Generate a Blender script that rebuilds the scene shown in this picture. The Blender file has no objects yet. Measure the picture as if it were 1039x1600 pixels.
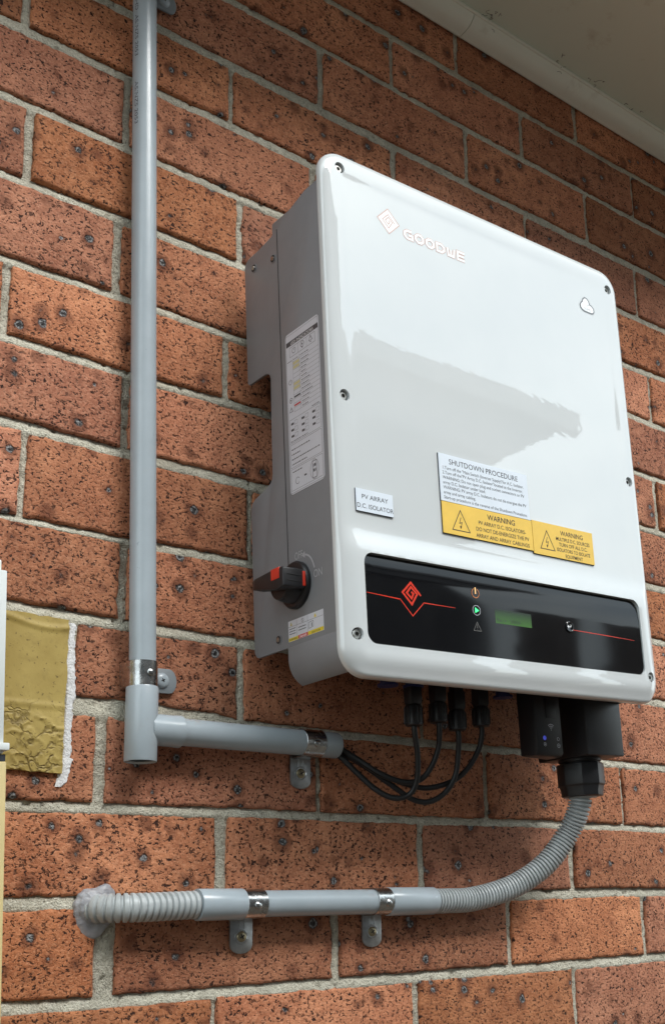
import bpy, bmesh, math, random
import numpy as np
from mathutils import Vector, Matrix

# ------------------------------------------------------------------ camera, sky, sun, exposure
scene = bpy.context.scene
scene.render.engine = 'CYCLES'
scene.render.resolution_x, scene.render.resolution_y = 664, 1024
C = scene.collection
S = 0.001                                   # everything below is written in millimetres

cam = bpy.data.cameras.new('camera'); camo = bpy.data.objects.new('camera', cam); C.objects.link(camo)
camo.location = (-0.345956, -0.990514, 0.057117)
camo.rotation_euler = (1.8152, 0.0328, -0.6970)
cam.sensor_fit = 'VERTICAL'; cam.sensor_height = 36.0; cam.sensor_width = 36.0
cam.lens = 1802.04 / 1600 * 36.0
cam.shift_x = (519.5 - 659.96) / 1600
cam.shift_y = (995.04 - 800.0) / 1600
cam.clip_start = 0.02; cam.clip_end = 500
scene.camera = camo

SUN_EL, SUN_AZ = math.radians(45), math.radians(14)      # azimuth measured from the wall's outward normal towards +x
sdir = Vector((math.sin(SUN_AZ) * math.cos(SUN_EL), -math.cos(SUN_AZ) * math.cos(SUN_EL), math.sin(SUN_EL)))

w = bpy.data.worlds.new('World'); scene.world = w; w.use_nodes = True
nt = w.node_tree; nt.nodes.clear()
def wn(t, **k):
    n = nt.nodes.new(t)
    for a, b in k.items(): setattr(n, a, b)
    return n
sky = wn('ShaderNodeTexSky', sky_type='NISHITA', sun_disc=False)
sky.sun_elevation = SUN_EL; sky.sun_rotation = math.pi - SUN_AZ; sky.air_density = 1.0; sky.dust_density = 2.0
tc = wn('ShaderNodeTexCoord'); mp = wn('ShaderNodeMapping'); mp.inputs['Scale'].default_value = (1, 1, 1.8)
mp.inputs['Location'].default_value = (0.4, 0.1, 0.2)
nz = wn('ShaderNodeTexNoise'); nz.inputs['Scale'].default_value = 2.2; nz.inputs['Detail'].default_value = 6; nz.inputs['Roughness'].default_value = 0.55
cr = wn('ShaderNodeValToRGB')
cr.color_ramp.elements[0].position = 0.35; cr.color_ramp.elements[0].color = (5.2, 6.3, 6.9, 1)
cr.color_ramp.elements[1].position = 0.68; cr.color_ramp.elements[1].color = (11.2, 12.2, 12.0, 1)
mx = wn('ShaderNodeMix', data_type='RGBA'); mx.inputs['Factor'].default_value = 0.86
bg = wn('ShaderNodeBackground'); bg.inputs['Strength'].default_value = 0.12
ow = wn('ShaderNodeOutputWorld')
nt.links.new(tc.outputs['Generated'], mp.inputs['Vector']); nt.links.new(mp.outputs['Vector'], nz.inputs['Vector'])
nt.links.new(nz.outputs['Fac'], cr.inputs['Fac'])
nt.links.new(sky.outputs['Color'], mx.inputs['A']); nt.links.new(cr.outputs['Color'], mx.inputs['B'])
sp = wn('ShaderNodeSeparateXYZ'); gm = wn('ShaderNodeMath', operation='MULTIPLY_ADD'); gm.use_clamp = False
gm.inputs[1].default_value = 0.45; gm.inputs[2].default_value = 0.75          # overcast sky: brighter overhead than at the horizon
cl_ = wn('ShaderNodeMath', operation='MAXIMUM'); cl_.inputs[1].default_value = 0.4
vm = wn('ShaderNodeVectorMath', operation='SCALE')
nt.links.new(tc.outputs['Generated'], sp.inputs[0]); nt.links.new(sp.outputs[2], gm.inputs[0]); nt.links.new(gm.outputs[0], cl_.inputs[0])
nt.links.new(mx.outputs['Result'], vm.inputs[0]); nt.links.new(cl_.outputs[0], vm.inputs['Scale'])
nt.links.new(vm.outputs[0], bg.inputs['Color']); nt.links.new(bg.outputs['Background'], ow.inputs['Surface'])

sl = bpy.data.lights.new('sun', 'SUN'); sl.energy = 1.5; sl.angle = math.radians(28); sl.color = (1.0, 0.98, 0.95)
so = bpy.data.objects.new('sun', sl); C.objects.link(so); so.rotation_euler = sdir.to_track_quat('Z', 'Y').to_euler()

scene.view_settings.view_transform = 'Standard'; scene.view_settings.look = 'None'
scene.view_settings.gamma = 1.0; scene.view_settings.exposure = 1.3
scene.view_settings.use_curve_mapping = False

rng = random.Random(7)

# ------------------------------------------------------------------ helpers
def tag(o, label=None, cat=None, group=None, kind=None):
    if label: o['label'] = label
    if cat: o['category'] = cat
    if group: o['group'] = group
    if kind: o['kind'] = kind
    return o

def thing(name, label, cat, loc=(0, 0, 0), rot=(0, 0, 0), group=None):
    o = bpy.data.objects.new(name, None); C.objects.link(o)
    o.empty_display_size = 0.02
    o.location = [v * S for v in loc]; o.rotation_euler = rot
    return tag(o, label, cat, group)

class MB:
    """collects polygons in millimetres"""
    def __init__(s): s.v = []; s.f = []; s.m = []
    def add(s, vs, fs, mi=0):
        o = len(s.v); s.v += [tuple(v) for v in vs]; s.f += [tuple(i + o for i in f) for f in fs]; s.m += [mi] * len(fs); return s
    def box(s, x0, x1, y0, y1, z0, z1, mi=0):
        return s.add([(x0, y0, z0), (x1, y0, z0), (x1, y1, z0), (x0, y1, z0), (x0, y0, z1), (x1, y0, z1), (x1, y1, z1), (x0, y1, z1)],
                     [(0, 1, 2, 3), (4, 5, 6, 7), (0, 1, 5, 4), (1, 2, 6, 5), (2, 3, 7, 6), (3, 0, 4, 7)], mi)
    def loops(s, ls, cap0=True, cap1=True, closed=True, mi=0):
        n = len(ls[0]); vs = [p for l in ls for p in l]; fs = []
        for i in range(len(ls) - 1):
            for j in range(n if closed else n - 1):
                k = (j + 1) % n; fs.append((i * n + j, i * n + k, (i + 1) * n + k, (i + 1) * n + j))
        if cap0: fs.append(tuple(range(n - 1, -1, -1)))
        if cap1: fs.append(tuple((len(ls) - 1) * n + j for j in range(n)))
        return s.add(vs, fs, mi)
    def lathe(s, base, axis, prof, n=24, ref=None, cap0=True, cap1=True, mi=0):
        a = Vector(axis).normalized(); r = Vector(ref) if ref else (Vector((0, 0, 1)) if abs(a.z) < .9 else Vector((1, 0, 0)))
        u = a.cross(r).normalized(); v = a.cross(u); b = Vector(base)
        ls = [[tuple(b + a * h + u * (R * math.cos(2 * math.pi * k / n)) + v * (R * math.sin(2 * math.pi * k / n))) for k in range(n)] for R, h in prof]
        return s.loops(ls, cap0, cap1, mi=mi)
    def tube(s, path, rad, n=16, cap0=True, cap1=True, mi=0):
        P = [Vector(p) for p in path]; m = len(P); rad = rad if isinstance(rad, (list, tuple)) else [rad] * m
        T = [(P[min(i + 1, m - 1)] - P[max(i - 1, 0)]).normalized() for i in range(m)]
        u = T[0].cross(Vector((0.13, 0.31, 0.94))).normalized(); ls = []
        for i in range(m):
            u = (u - T[i] * u.dot(T[i])).normalized(); v = T[i].cross(u)
            ls.append([tuple(P[i] + (u * math.cos(2 * math.pi * k / n) + v * math.sin(2 * math.pi * k / n)) * rad[i]) for k in range(n)])
        return s.loops(ls, cap0, cap1, mi=mi)
    def prism(s, poly, o, u, v, d, mi=0):
        """2-D polygon in the plane o + x u + y v, extruded by vector d"""
        o, u, v, d = map(Vector, (o, u, v, d))
        a = [tuple(o + u * x + v * y) for x, y in poly]; b = [tuple(Vector(p) + d) for p in a]
        return s.loops([a, b], mi=mi)
    def quad(s, p, o, u, v, mi=0):
        o, u, v = map(Vector, (o, u, v)); x0, y0, x1, y1 = p
        return s.add([o + u * x0 + v * y0, o + u * x1 + v * y0, o + u * x1 + v * y1, o + u * x0 + v * y1], [(0, 1, 2, 3)], mi)
    def stroke(s, pts, wd, o, u, v, closed=False, mi=0):
        """flat line of width wd through 2-D points"""
        o, u, v = map(Vector, (o, u, v)); n = len(pts); L = []; R = []
        for i, p in enumerate(pts):
            a = pts[i - 1] if (i or closed) else p; b = pts[(i + 1) % n] if (i < n - 1 or closed) else p
            d1 = Vector((p[0] - a[0], p[1] - a[1])); d2 = Vector((b[0] - p[0], b[1] - p[1]))
            d1 = d1.normalized() if d1.length else d2.normalized(); d2 = d2.normalized() if d2.length else d1
            t = (d1 + d2); t = t.normalized() if t.length > 1e-6 else d1
            nn = Vector((-t.y, t.x)); sc = wd / 2 / max(.35, nn.dot(Vector((-d1.y, d1.x))))
            L.append(o + u * (p[0] + nn.x * sc) + v * (p[1] + nn.y * sc)); R.append(o + u * (p[0] - nn.x * sc) + v * (p[1] - nn.y * sc))
        fs = [(i, (i + 1) % n, n + (i + 1) % n, n + i) for i in range(n if closed else n - 1)]
        return s.add(L + R, fs, mi)
    def text(s, body, o, u, v, size, align='LEFT', sx=1.0, offset=0.0, mi=0):
        cu = bpy.data.curves.new('t', 'FONT'); cu.body = body; cu.size = 1.0; cu.align_x = align; cu.offset = offset; cu.resolution_u = 3
        ob = bpy.data.objects.new('t', cu); C.objects.link(ob)
        me = bpy.data.meshes.new_from_object(ob); o, u, v = map(Vector, (o, u, v))
        s.add([o + u * (q.co.x * size * sx) + v * (q.co.y * size) for q in me.vertices], [tuple(p.vertices) for p in me.polygons], mi)
        bpy.data.objects.remove(ob); bpy.data.curves.remove(cu); bpy.data.meshes.remove(me)
        return s
    def build(s, name, mats, parent=None, smooth=35, bevel=0, loc=None, seg=2, merge=False):
        me = bpy.data.meshes.new(name); me.from_pydata([(x * S, y * S, z * S) for x, y, z in s.v], [], s.f)
        mats = mats if isinstance(mats, (list, tuple)) else [mats]
        for m in mats: me.materials.append(m)
        if any(s.m): me.polygons.foreach_set('material_index', s.m)
        return finish(me, name, parent, smooth, bevel, loc, seg, merge)

def finish(me, name, parent=None, smooth=35, bevel=0, loc=None, seg=2, merge=False):
    bm = bmesh.new(); bm.from_mesh(me)
    if merge: bmesh.ops.remove_doubles(bm, verts=bm.verts, dist=1e-6)
    bmesh.ops.recalc_face_normals(bm, faces=bm.faces)
    if bevel:
        es = [e for e in bm.edges if len(e.link_faces) == 2 and e.calc_face_angle(0) > math.radians(30)]
        bmesh.ops.bevel(bm, geom=es, offset=bevel * S, segments=seg, profile=.5, affect='EDGES', clamp_overlap=True)
    if smooth:
        th = math.radians(smooth)
        for f in bm.faces: f.smooth = True
        for e in bm.edges:
            if len(e.link_faces) == 2 and e.calc_face_angle(0) > th: e.smooth = False
    bm.to_mesh(me); bm.free()
    o = bpy.data.objects.new(name, me); C.objects.link(o)
    if parent: o.parent = parent
    if loc: o.location = [v * S for v in loc]
    return o

def spline(pts, n=12):
    P = [Vector(p) for p in pts]; P = [P[0] * 2 - P[1]] + P + [P[-1] * 2 - P[-2]]; out = []
    for i in range(1, len(P) - 2):
        a, b, c, d = P[i - 1:i + 3]
        for k in range(n):
            t = k / n
            out.append(0.5 * ((2 * b) + (c - a) * t + (2 * a - 5 * b + 4 * c - d) * t * t + (3 * b - a - 3 * c + d) * t ** 3))
    out.append(P[-2]); return out

def resample(P, step):
    L = [0]
    for i in range(1, len(P)): L.append(L[-1] + (P[i] - P[i - 1]).length)
    n = max(2, int(round(L[-1] / step))); out = []; j = 0
    for k in range(n + 1):
        t = L[-1] * k / n
        while j < len(L) - 2 and L[j + 1] < t: j += 1
        out.append(P[j].lerp(P[j + 1], (t - L[j]) / max(1e-9, L[j + 1] - L[j])))
    return out, L[-1] / n

# numpy value noise
_t = np.random.RandomState(3).rand(256, 256)
def vnoise(x, y):
    xi = np.floor(x).astype(int); yi = np.floor(y).astype(int); fx = x - xi; fy = y - yi
    fx = fx * fx * (3 - 2 * fx); fy = fy * fy * (3 - 2 * fy)
    g = lambda a, b: _t[a & 255, b & 255]
    return (g(xi, yi) * (1 - fx) + g(xi + 1, yi) * fx) * (1 - fy) + (g(xi, yi + 1) * (1 - fx) + g(xi + 1, yi + 1) * fx) * fy
def fbm(x, y, o=3):
    r = 0; a = .5
    for i in range(o): r = r + a * vnoise(x + 17.3 * i, y + 9.1 * i); x = x * 2.03; y = y * 2.03; a *= .5
    return r / (1 - .5 ** o)

# ------------------------------------------------------------------ materials
class Mat:
    def __init__(s, name):
        s.m = bpy.data.materials.new(name); s.m.use_nodes = True; s.t = s.m.node_tree
        s.b = s.t.nodes['Principled BSDF']; s.geo = None
    def n(s, t, ins=None, **k):
        nd = s.t.nodes.new(t)
        for a, b in k.items(): setattr(nd, a, b)
        for a, b in (ins or {}).items(): s.set(nd.inputs[a], b)
        return nd
    def set(s, inp, v):
        if isinstance(v, bpy.types.NodeSocket): s.t.links.new(v, inp)
        elif isinstance(v, bpy.types.Node): s.t.links.new(v.outputs[0], inp)
        else: inp.default_value = v
    def pos(s):
        if not s.geo: s.geo = s.n('ShaderNodeNewGeometry')
        return s.geo.outputs['Position']
    def noise(s, scale, detail=3, rough=.5, vec=None, dist=0):
        return s.n('ShaderNodeTexNoise', {'Vector': vec or s.pos(), 'Scale': scale, 'Detail': detail, 'Roughness': rough, 'Distortion': dist}).outputs['Fac']
    def ramp(s, fac, *st):
        r = s.n('ShaderNodeValToRGB', {'Fac': fac}); e = r.color_ramp.elements
        while len(e) < len(st): e.new(.5)
        for i, (p, c) in enumerate(st):
            e[i].position = p; e[i].color = (c, c, c, 1) if isinstance(c, (int, float)) else (*c, 1)
        return r.outputs['Color']
    def mix(s, f, a, b, mode='MIX'):
        m = s.n('ShaderNodeMix', data_type='RGBA', blend_type=mode)
        s.set(m.inputs['Factor'], f)
        for k, v in (('A', a), ('B', b)): s.set(m.inputs[k], (*v, 1) if isinstance(v, tuple) and len(v) == 3 else v)
        return m.outputs['Result']
    def math(s, op, a, b=0.0, clamp=False):
        m = s.n('ShaderNodeMath', operation=op, use_clamp=clamp); s.set(m.inputs[0], a); s.set(m.inputs[1], b); return m.outputs[0]
    def bump(s, h, strength, dist, normal=None):
        d = {'Height': h, 'Strength': strength, 'Distance': dist}
        if normal: d['Normal'] = normal
        return s.n('ShaderNodeBump', d).outputs['Normal']
    def p(s, **k):
        for a, v in k.items():
            nm = {'color': 'Base Color', 'rough': 'Roughness', 'metal': 'Metallic', 'normal': 'Normal', 'spec': 'Specular IOR Level', 'coat': 'Coat Weight',
                  'coatr': 'Coat Roughness', 'trans': 'Transmission Weight', 'emit': 'Emission Color', 'es': 'Emission Strength', 'sss': 'Subsurface Weight', 'alpha': 'Alpha'}[a]
            s.set(s.b.inputs[nm], (*v, 1) if isinstance(v, tuple) and len(v) == 3 else v)
        return s.m

def simple(name, col, rough=.5, metal=0, var=.12, vs=40, bs=0.0, bd=.0004, bscale=900, spec=.5, rvar=.1):
    """painted or moulded surface: a base colour with soft mottling, patchy gloss and fine grain"""
    M = Mat(name)
    f = M.ramp(M.noise(vs, 5, .6), (.3, 0.0), (.7, 1.0))
    c = M.mix(f, tuple(v * (1 - var) for v in col), tuple(min(1, v * (1 + var)) for v in col))
    r = M.math('ADD', rough - rvar / 2, M.math('MULTIPLY', M.noise(vs * 2.3, 4), rvar))
    k = dict(color=c, rough=r, metal=metal, spec=spec)
    if bs: k['normal'] = M.bump(M.noise(bscale, 2), bs, bd)
    return M.p(**k)

def ink(name, col, rough=.5, emit=0):
    M = Mat(name)
    c = M.mix(M.ramp(M.noise(700, 2), (.35, 0.0), (.65, 1.0)), tuple(v * .9 for v in col), col)
    if emit: return M.p(color=c, rough=rough, emit=col, es=emit)
    return M.p(color=c, rough=rough)

def brick_mat():
    M = Mat('brick'); oi = M.n('ShaderNodeObjectInfo')
    rnd = oi.outputs['Random']
    off = M.n('ShaderNodeCombineXYZ', {'X': M.math('MULTIPLY', rnd, 37.0), 'Y': 0.0, 'Z': M.math('MULTIPLY', rnd, 91.0)})
    v = M.n('ShaderNodeVectorMath', {0: M.pos(), 1: off.outputs[0]}, operation='ADD').outputs[0]
    vx = M.n('ShaderNodeMapping', {'Vector': v, 'Scale': (.72, 1, 1.0)}).outputs[0]     # drag texture, slightly longer along the face
    warp = M.n('ShaderNodeTexNoise', {'Vector': v, 'Scale': 130, 'Detail': 2})
    vw = M.n('ShaderNodeVectorMath', {0: v, 1: M.n('ShaderNodeVectorMath', {0: warp.outputs['Color'], 1: (.0048, .0048, .0048)}, operation='MULTIPLY').outputs[0]}, operation='ADD').outputs[0]
    # body colour
    big = M.noise(9, 4, .6, v); mid = M.noise(55, 5, .65, v)
    c = M.mix(M.ramp(big, (.34, 0.0), (.66, 1.0)), (.44, .145, .064), (.64, .252, .122))
    c = M.mix(M.math('MULTIPLY', M.ramp(mid, (.40, 0.0), (.62, 1.0)), .6), c, (.30, .088, .038))
    c = M.mix(M.math('MULTIPLY', M.ramp(M.noise(420, 3, .6, v), (.48, 0.0), (.70, 1.0)), .42), c, (.76, .37, .215))
    tint = M.n('ShaderNodeHueSaturation', {'Color': c, 'Hue': M.math('ADD', .499, M.math('MULTIPLY', rnd, .005)), 'Saturation': M.math('ADD', .915, M.math('MULTIPLY', rnd, .10)), 'Value': M.math('ADD', .71, M.math('MULTIPLY', M.math('FRACT', M.math('MULTIPLY', rnd, 7.7)), .42))})
    c = tint.outputs[0]
    # torn pits
    f1 = M.noise(390, 2, .55, vx, .4); pit = M.ramp(f1, (.370, 1.0), (.405, 0.0))
    dens = M.ramp(M.noise(30, 4, .65, v), (.32, .35), (.56, 1.0))
    f2 = M.noise(210, 3, .6, v, .6); pit2 = M.ramp(f2, (.350, 1.0), (.375, 0.0))
    pits = M.math('MAXIMUM', M.math('MULTIPLY', pit, dens), pit2)
    c = M.mix(M.math('MULTIPLY', pits, .96), c, (.026, .009, .006))
    # iron spots: cells of a Voronoi with a chance each
    vo = M.n('ShaderNodeTexVoronoi', {'Vector': vw, 'Scale': 46, 'Randomness': 1.0})
    sel = M.n('ShaderNodeSeparateColor', {'Color': vo.outputs['Color']})
    radius = M.math('MULTIPLY', M.math('SUBTRACT', sel.outputs[0], .30), .40, True)
    spot = M.math('MULTIPLY', M.math('SUBTRACT', radius, vo.outputs['Distance']), 14.0, True)
    halo = M.math('MULTIPLY', M.math('SUBTRACT', M.math('MULTIPLY', radius, 2.3), vo.outputs['Distance']), 4.5, True)
    c = M.mix(M.math('MULTIPLY', halo, .62), c, (.12, .036, .018))
    ratio = M.math('DIVIDE', vo.outputs['Distance'], M.math('ADD', radius, .001))
    rim = M.math('MULTIPLY', M.ramp(ratio, (.25, 0.0), (.55, 1.0), (.85, 0.0)), M.ramp(M.noise(420, 3, .7, v), (.42, 0.0), (.56, 1.0)))
    sc = M.mix(rim, (.020, .017, .017), (.36, .35, .35))
    c = M.mix(spot, c, sc)
    spot2 = M.math('MULTIPLY', spot, M.ramp(M.noise(420, 2, .5, v), (.35, -0.3), (.65, 1.0)))
    h = M.math('ADD', M.math('MULTIPLY', f1, .35), M.math('MULTIPLY', M.noise(120, 5, .65, v), .55))
    h = M.math('SUBTRACT', h, M.math('MULTIPLY', pits, .62)); h = M.math('SUBTRACT', h, M.math('MULTIPLY', spot, .45))
    h = M.math('ADD', h, M.math('MULTIPLY', spot2, .35))
    nrm = M.bump(h, 1.0, .0030)
    r = M.math('SUBTRACT', .86, M.math('MULTIPLY', spot, .38))
    return M.p(color=c, rough=r, normal=nrm, spec=.35)

def mortar_mat():
    M = Mat('mortar'); g = M.noise(480, 3, .7); m = M.noise(120, 4, .6); b = M.noise(13, 5, .65)
    c = M.mix(M.ramp(m, (.3, 0.0), (.7, 1.0)), (.53, .49, .39), (.72, .675, .555))
    c = M.mix(M.math('MULTIPLY', M.ramp(g, (.5, 0.0), (.68, 1.0)), .6), c, (.88, .83, .70))
    c = M.mix(M.ramp(g, (.32, .75), (.42, 0.0)), c, (.10, .085, .06))
    c = M.mix(M.math('MULTIPLY', M.ramp(b, (.46, 0.0), (.66, 1.0)), .6), c, (.38, .35, .28))
    h = M.math('ADD', g, M.math('MULTIPLY', m, .8))
    return M.p(color=c, rough=.95, normal=M.bump(h, 1.0, .0032), spec=.2)

m_brick = brick_mat(); m_mortar = mortar_mat()
def cover_mat():
    M = Mat('white_gloss_enamel')
    c = M.mix(M.ramp(M.noise(14, 3), (.3, 0.0), (.7, 1.0)), (.625, .648, .655), (.65, .668, .672))
    c = M.mix(M.math('MULTIPLY', M.ramp(M.noise(900, 2, .6), (.70, 0.0), (.76, 1.0)), .25), c, (.4, .38, .34))
    n1 = M.bump(M.noise(120, 1, .4), .045, .0005)
    n2 = M.bump(M.noise(7, 1, .4), .12, .0020, n1)
    return M.p(color=c, rough=.012, normal=n2, spec=1.0)
m_white = cover_mat()
m_grey = simple('grey_cast_shell', (.225, .228, .240), .42, var=.05, vs=30, bs=.25, bscale=1500, bd=.0002)
def pvc_mat():
    M = Mat('grey_pvc')
    c = M.mix(M.ramp(M.noise(18, 4, .6), (.3, 0.0), (.7, 1.0)), (.355, .405, .44), (.405, .46, .50))
    sv = M.n('ShaderNodeMapping', {'Vector': M.pos(), 'Scale': (.5, 1, 1.0)}).outputs[0]
    sc = M.math('MULTIPLY', M.ramp(M.noise(160, 4, .75, sv, .8), (.675, 0.0), (.72, 1.0)), M.ramp(M.noise(16, 2), (.48, 0.0), (.56, 1.0)))
    c = M.mix(M.math('MULTIPLY', sc, .6), c, (.10, .10, .10))
    du = M.math('MULTIPLY', M.ramp(M.noise(60, 5, .7), (.56, 0.0), (.70, 1.0)), .35)
    nz_ = M.n('ShaderNodeSeparateXYZ', {0: M.geo.outputs['Normal']}).outputs[2]
    c = M.mix(M.math('MULTIPLY', du, M.math('MAXIMUM', nz_, 0.12)), c, (.42, .26, .16))       # brick dust lying on the upper side
    r = M.math('ADD', .17, M.math('MULTIPLY', M.noise(70, 4, .6), .14))
    return M.p(color=c, rough=r, normal=M.bump(M.noise(300, 3), .15, .0004))
m_pvc = pvc_mat()
m_pvc_flex = simple('grey_corrugated_pvc', (.42, .445, .45), .42, var=.14, vs=60, bs=.2, bscale=700, bd=.0003)
m_pvc_clip = simple('grey_plastic_clip', (.24, .265, .285), .45, var=.08, vs=60)
m_black = simple('black_plastic', (.012, .012, .014), .42, var=.15, vs=50, bs=.3, bscale=1500, bd=.0002)
m_rubber = simple('black_cable_rubber', (.011, .011, .012), .48, var=.2, vs=80)
m_blue = simple('dark_blue_cap', (.012, .016, .09), .5, var=.1, vs=60)
m_dark = simple('dark_recess', (.02, .02, .022), .7, var=.2, vs=60)
m_steel = simple('screw_steel', (.52, .51, .48), .32, metal=1, var=.15, vs=250)
m_brass = simple('passivated_screw', (.40, .34, .22), .38, metal=1, var=.25, vs=250)
def galv():
    M = Mat('galvanised_steel')
    vo = M.n('ShaderNodeTexVoronoi', {'Vector': M.pos(), 'Scale': 260})
    c = M.mix(M.ramp(M.noise(90, 5, .7), (.35, 0.0), (.65, 1.0)), (.40, .40, .40), (.66, .66, .65))
    c = M.mix(M.math('MULTIPLY', M.n('ShaderNodeSeparateColor', {'Color': vo.outputs['Color']}).outputs[0], .3), c, (.30, .31, .31))
    r = M.math('ADD', .10, M.math('MULTIPLY', M.noise(140, 4), .28))
    return M.p(color=c, rough=r, metal=1.0, normal=M.bump(M.noise(160, 4, .6), .35, .0010))
m_galv = galv()
m_zinc = simple('dull_zinc_plate', (.46, .47, .48), .32, metal=.95, var=.22, vs=110, bs=.3, bscale=300)
m_plate_white = simple('engraved_plate_white', (.72, .77, .84), .38, var=.03, vs=60)
m_plate_yellow = simple('engraved_plate_yellow', (.84, .54, .085), .38, var=.05, vs=60, bs=.1, bscale=400)
m_plate_core = simple('engraved_plate_core', (.012, .012, .02), .5, var=.2)
m_ink = ink('black_print', (.012, .012, .016))
m_ink_grey = ink('faint_grey_print', (.07, .07, .08))
m_ink_silver = ink('silver_print', (.97, .97, .98), .25)
m_silver_foil = simple('white_logo_print', (.93, .94, .95), .2, var=.01)
m_ink_edge = ink('grey_logo_edge', (.42, .42, .45), .3)
m_ink_pink = ink('pinkish_logo_edge', (.62, .40, .35), .3)
m_sticker = simple('white_sticker', (.62, .63, .68), .45, var=.03, vs=60)
m_yel = ink('yellow_print', (.80, .62, .04)); m_pale_yel = ink('pale_yellow_print', (.62, .56, .30)); m_redp = ink('red_print', (.55, .03, .03))
m_red = simple('red_plastic', (.60, .035, .015), .4, var=.06)
m_emboss = ink('embossed_grey', (.46, .46, .48), .4)
def panel_mat():
    M = Mat('black_gloss_film')
    c = M.mix(M.ramp(M.noise(20, 3), (.3, 0.0), (.7, 1.0)), (.004, .004, .005), (.007, .007, .008))
    return M.p(color=c, rough=.06, normal=M.bump(M.noise(6, 1, .4), .5, .0030), spec=.32)
m_panel = panel_mat()
m_led_red = ink('glossy_red_print', (.75, .045, .02), .2); m_orange = ink('orange_print', (.62, .20, .06), .3)
m_led_green = ink('green_led', (.05, .85, .22), .3, emit=.7); m_led_blue = ink('blue_led', (.06, .08, .7), .3, emit=.12)
m_led_amber = ink('amber_led', (1.0, .55, .22), .3, emit=.25)
def lcd_mat():
    M = Mat('green_lcd')
    z = M.n('ShaderNodeTexCoord').outputs['Generated']; sx = M.n('ShaderNodeSeparateXYZ', {0: z}).outputs
    c = M.mix(M.ramp(sx[2], (.15, 0.0), (.95, 1.0)), (.045, .135, .018), (.010, .024, .008))
    return M.p(color=c, rough=.15, spec=.5)
m_lcd = lcd_mat()
def film_mat():
    M = Mat('tan_membrane'); a = M.noise(22, 4, .6); b = M.noise(90, 4, .6)
    c = M.mix(M.ramp(a, (.3, 0.0), (.7, 1.0)), (.36, .255, .070), (.49, .365, .115))
    c = M.mix(M.math('MULTIPLY', M.ramp(b, (.55, 0.0), (.75, 1.0)), .4), c, (.22, .155, .05))
    c = M.mix(M.ramp(M.noise(300, 3), (.30, .7), (.37, 0.0)), c, (.08, .05, .02))
    px = M.n('ShaderNodeSeparateXYZ', {0: M.pos()}).outputs
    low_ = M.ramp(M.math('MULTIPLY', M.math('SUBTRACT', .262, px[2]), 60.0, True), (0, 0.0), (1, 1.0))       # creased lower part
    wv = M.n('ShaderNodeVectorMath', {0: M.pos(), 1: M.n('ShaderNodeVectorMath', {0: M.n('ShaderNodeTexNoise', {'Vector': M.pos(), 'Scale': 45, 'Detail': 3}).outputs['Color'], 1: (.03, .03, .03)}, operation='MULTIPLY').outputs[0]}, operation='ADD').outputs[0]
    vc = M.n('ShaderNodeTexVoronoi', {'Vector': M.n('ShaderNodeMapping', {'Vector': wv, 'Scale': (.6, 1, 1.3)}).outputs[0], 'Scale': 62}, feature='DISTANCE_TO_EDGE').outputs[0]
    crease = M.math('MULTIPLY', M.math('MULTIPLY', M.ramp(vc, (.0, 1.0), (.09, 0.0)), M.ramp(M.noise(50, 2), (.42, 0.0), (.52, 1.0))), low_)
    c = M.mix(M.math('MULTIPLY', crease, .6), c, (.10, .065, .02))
    h = M.math('SUBTRACT', M.math('MULTIPLY', M.noise(160, 4), .35), crease)
    return M.p(color=c, rough=.55, normal=M.bump(h, .8, .0010), spec=.3)
m_film = film_mat()
m_filler = simple('white_filler_paste', (.74, .73, .73), .9, var=.14, vs=150, bs=.9, bscale=500, bd=.0015)
def goo():
    M = Mat('milky_silicone')
    c = M.mix(M.ramp(M.noise(90, 4), (.3, 0.0), (.7, 1.0)), (.46, .46, .50), (.68, .68, .72))
    return M.p(color=c, rough=.38, trans=.5, sss=0.0, normal=M.bump(M.noise(160, 3, .6), .5, .002))
m_goo = goo()
def soffit_mat(name, a, b):
    M = Mat(name)
    c = M.mix(M.ramp(M.noise(3, 4), (.3, 0.0), (.7, 1.0)), a, b)
    c = M.mix(M.math('MULTIPLY', M.ramp(M.noise(14, 5, .7), (.60, 0.0), (.74, 1.0)), .35), c, (.34, .28, .17))
    c = M.mix(M.ramp(M.noise(240, 3, .6), (.20, .5), (.235, 0.0)), c, (.2, .18, .15))
    return M.p(color=c, rough=.55, normal=M.bump(M.noise(60, 4), .12, .002), spec=.4)
m_soffit = soffit_mat('soffit_paint', (.66, .73, .63), (.72, .79, .69))
m_cornice = soffit_mat('cornice_paint', (.80, .82, .72), (.86, .88, .79))
m_cabw = simple('white_powder_coat', (.72, .75, .74), .4, var=.04, vs=20)
m_cabc = simple('cream_powder_coat', (.60, .47, .22), .45, var=.06, vs=20, bs=.2)
m_gap = simple('dark_gap', (.02, .025, .035), .6)
m_ground = simple('brown_paving', (.10, .078, .058), .9, var=.25, vs=3, bs=.5, bscale=90, bd=.004)
m_nwall = simple('neighbour_render', (.07, .068, .066), .8, var=.12, vs=2)
m_nroof = simple('neighbour_roof_steel', (.10, .10, .105), .5, var=.1, vs=3)
m_nfascia = simple('neighbour_fascia', (.20, .20, .20), .5, var=.08, vs=3)
m_fence = simple('fence_timber', (.10, .075, .055), .8, var=.3, vs=6)
m_glass = simple('window_glass', (.02, .025, .03), .08, var=.1)

# ------------------------------------------------------------------ ground
g = MB(); g.add([(-60000, -60000, -1450), (60000, -60000, -1450), (60000, 60000, -1450), (-60000, 60000, -1450)], [(0, 1, 2, 3)])
tag(g.build('ground', m_ground), kind='structure')

# ------------------------------------------------------------------ brick wall
wall = thing('brick_wall', 'red-brown speckled clay brick wall with sandy grey mortar joints behind everything', 'wall', (0, 0, 0))
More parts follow.
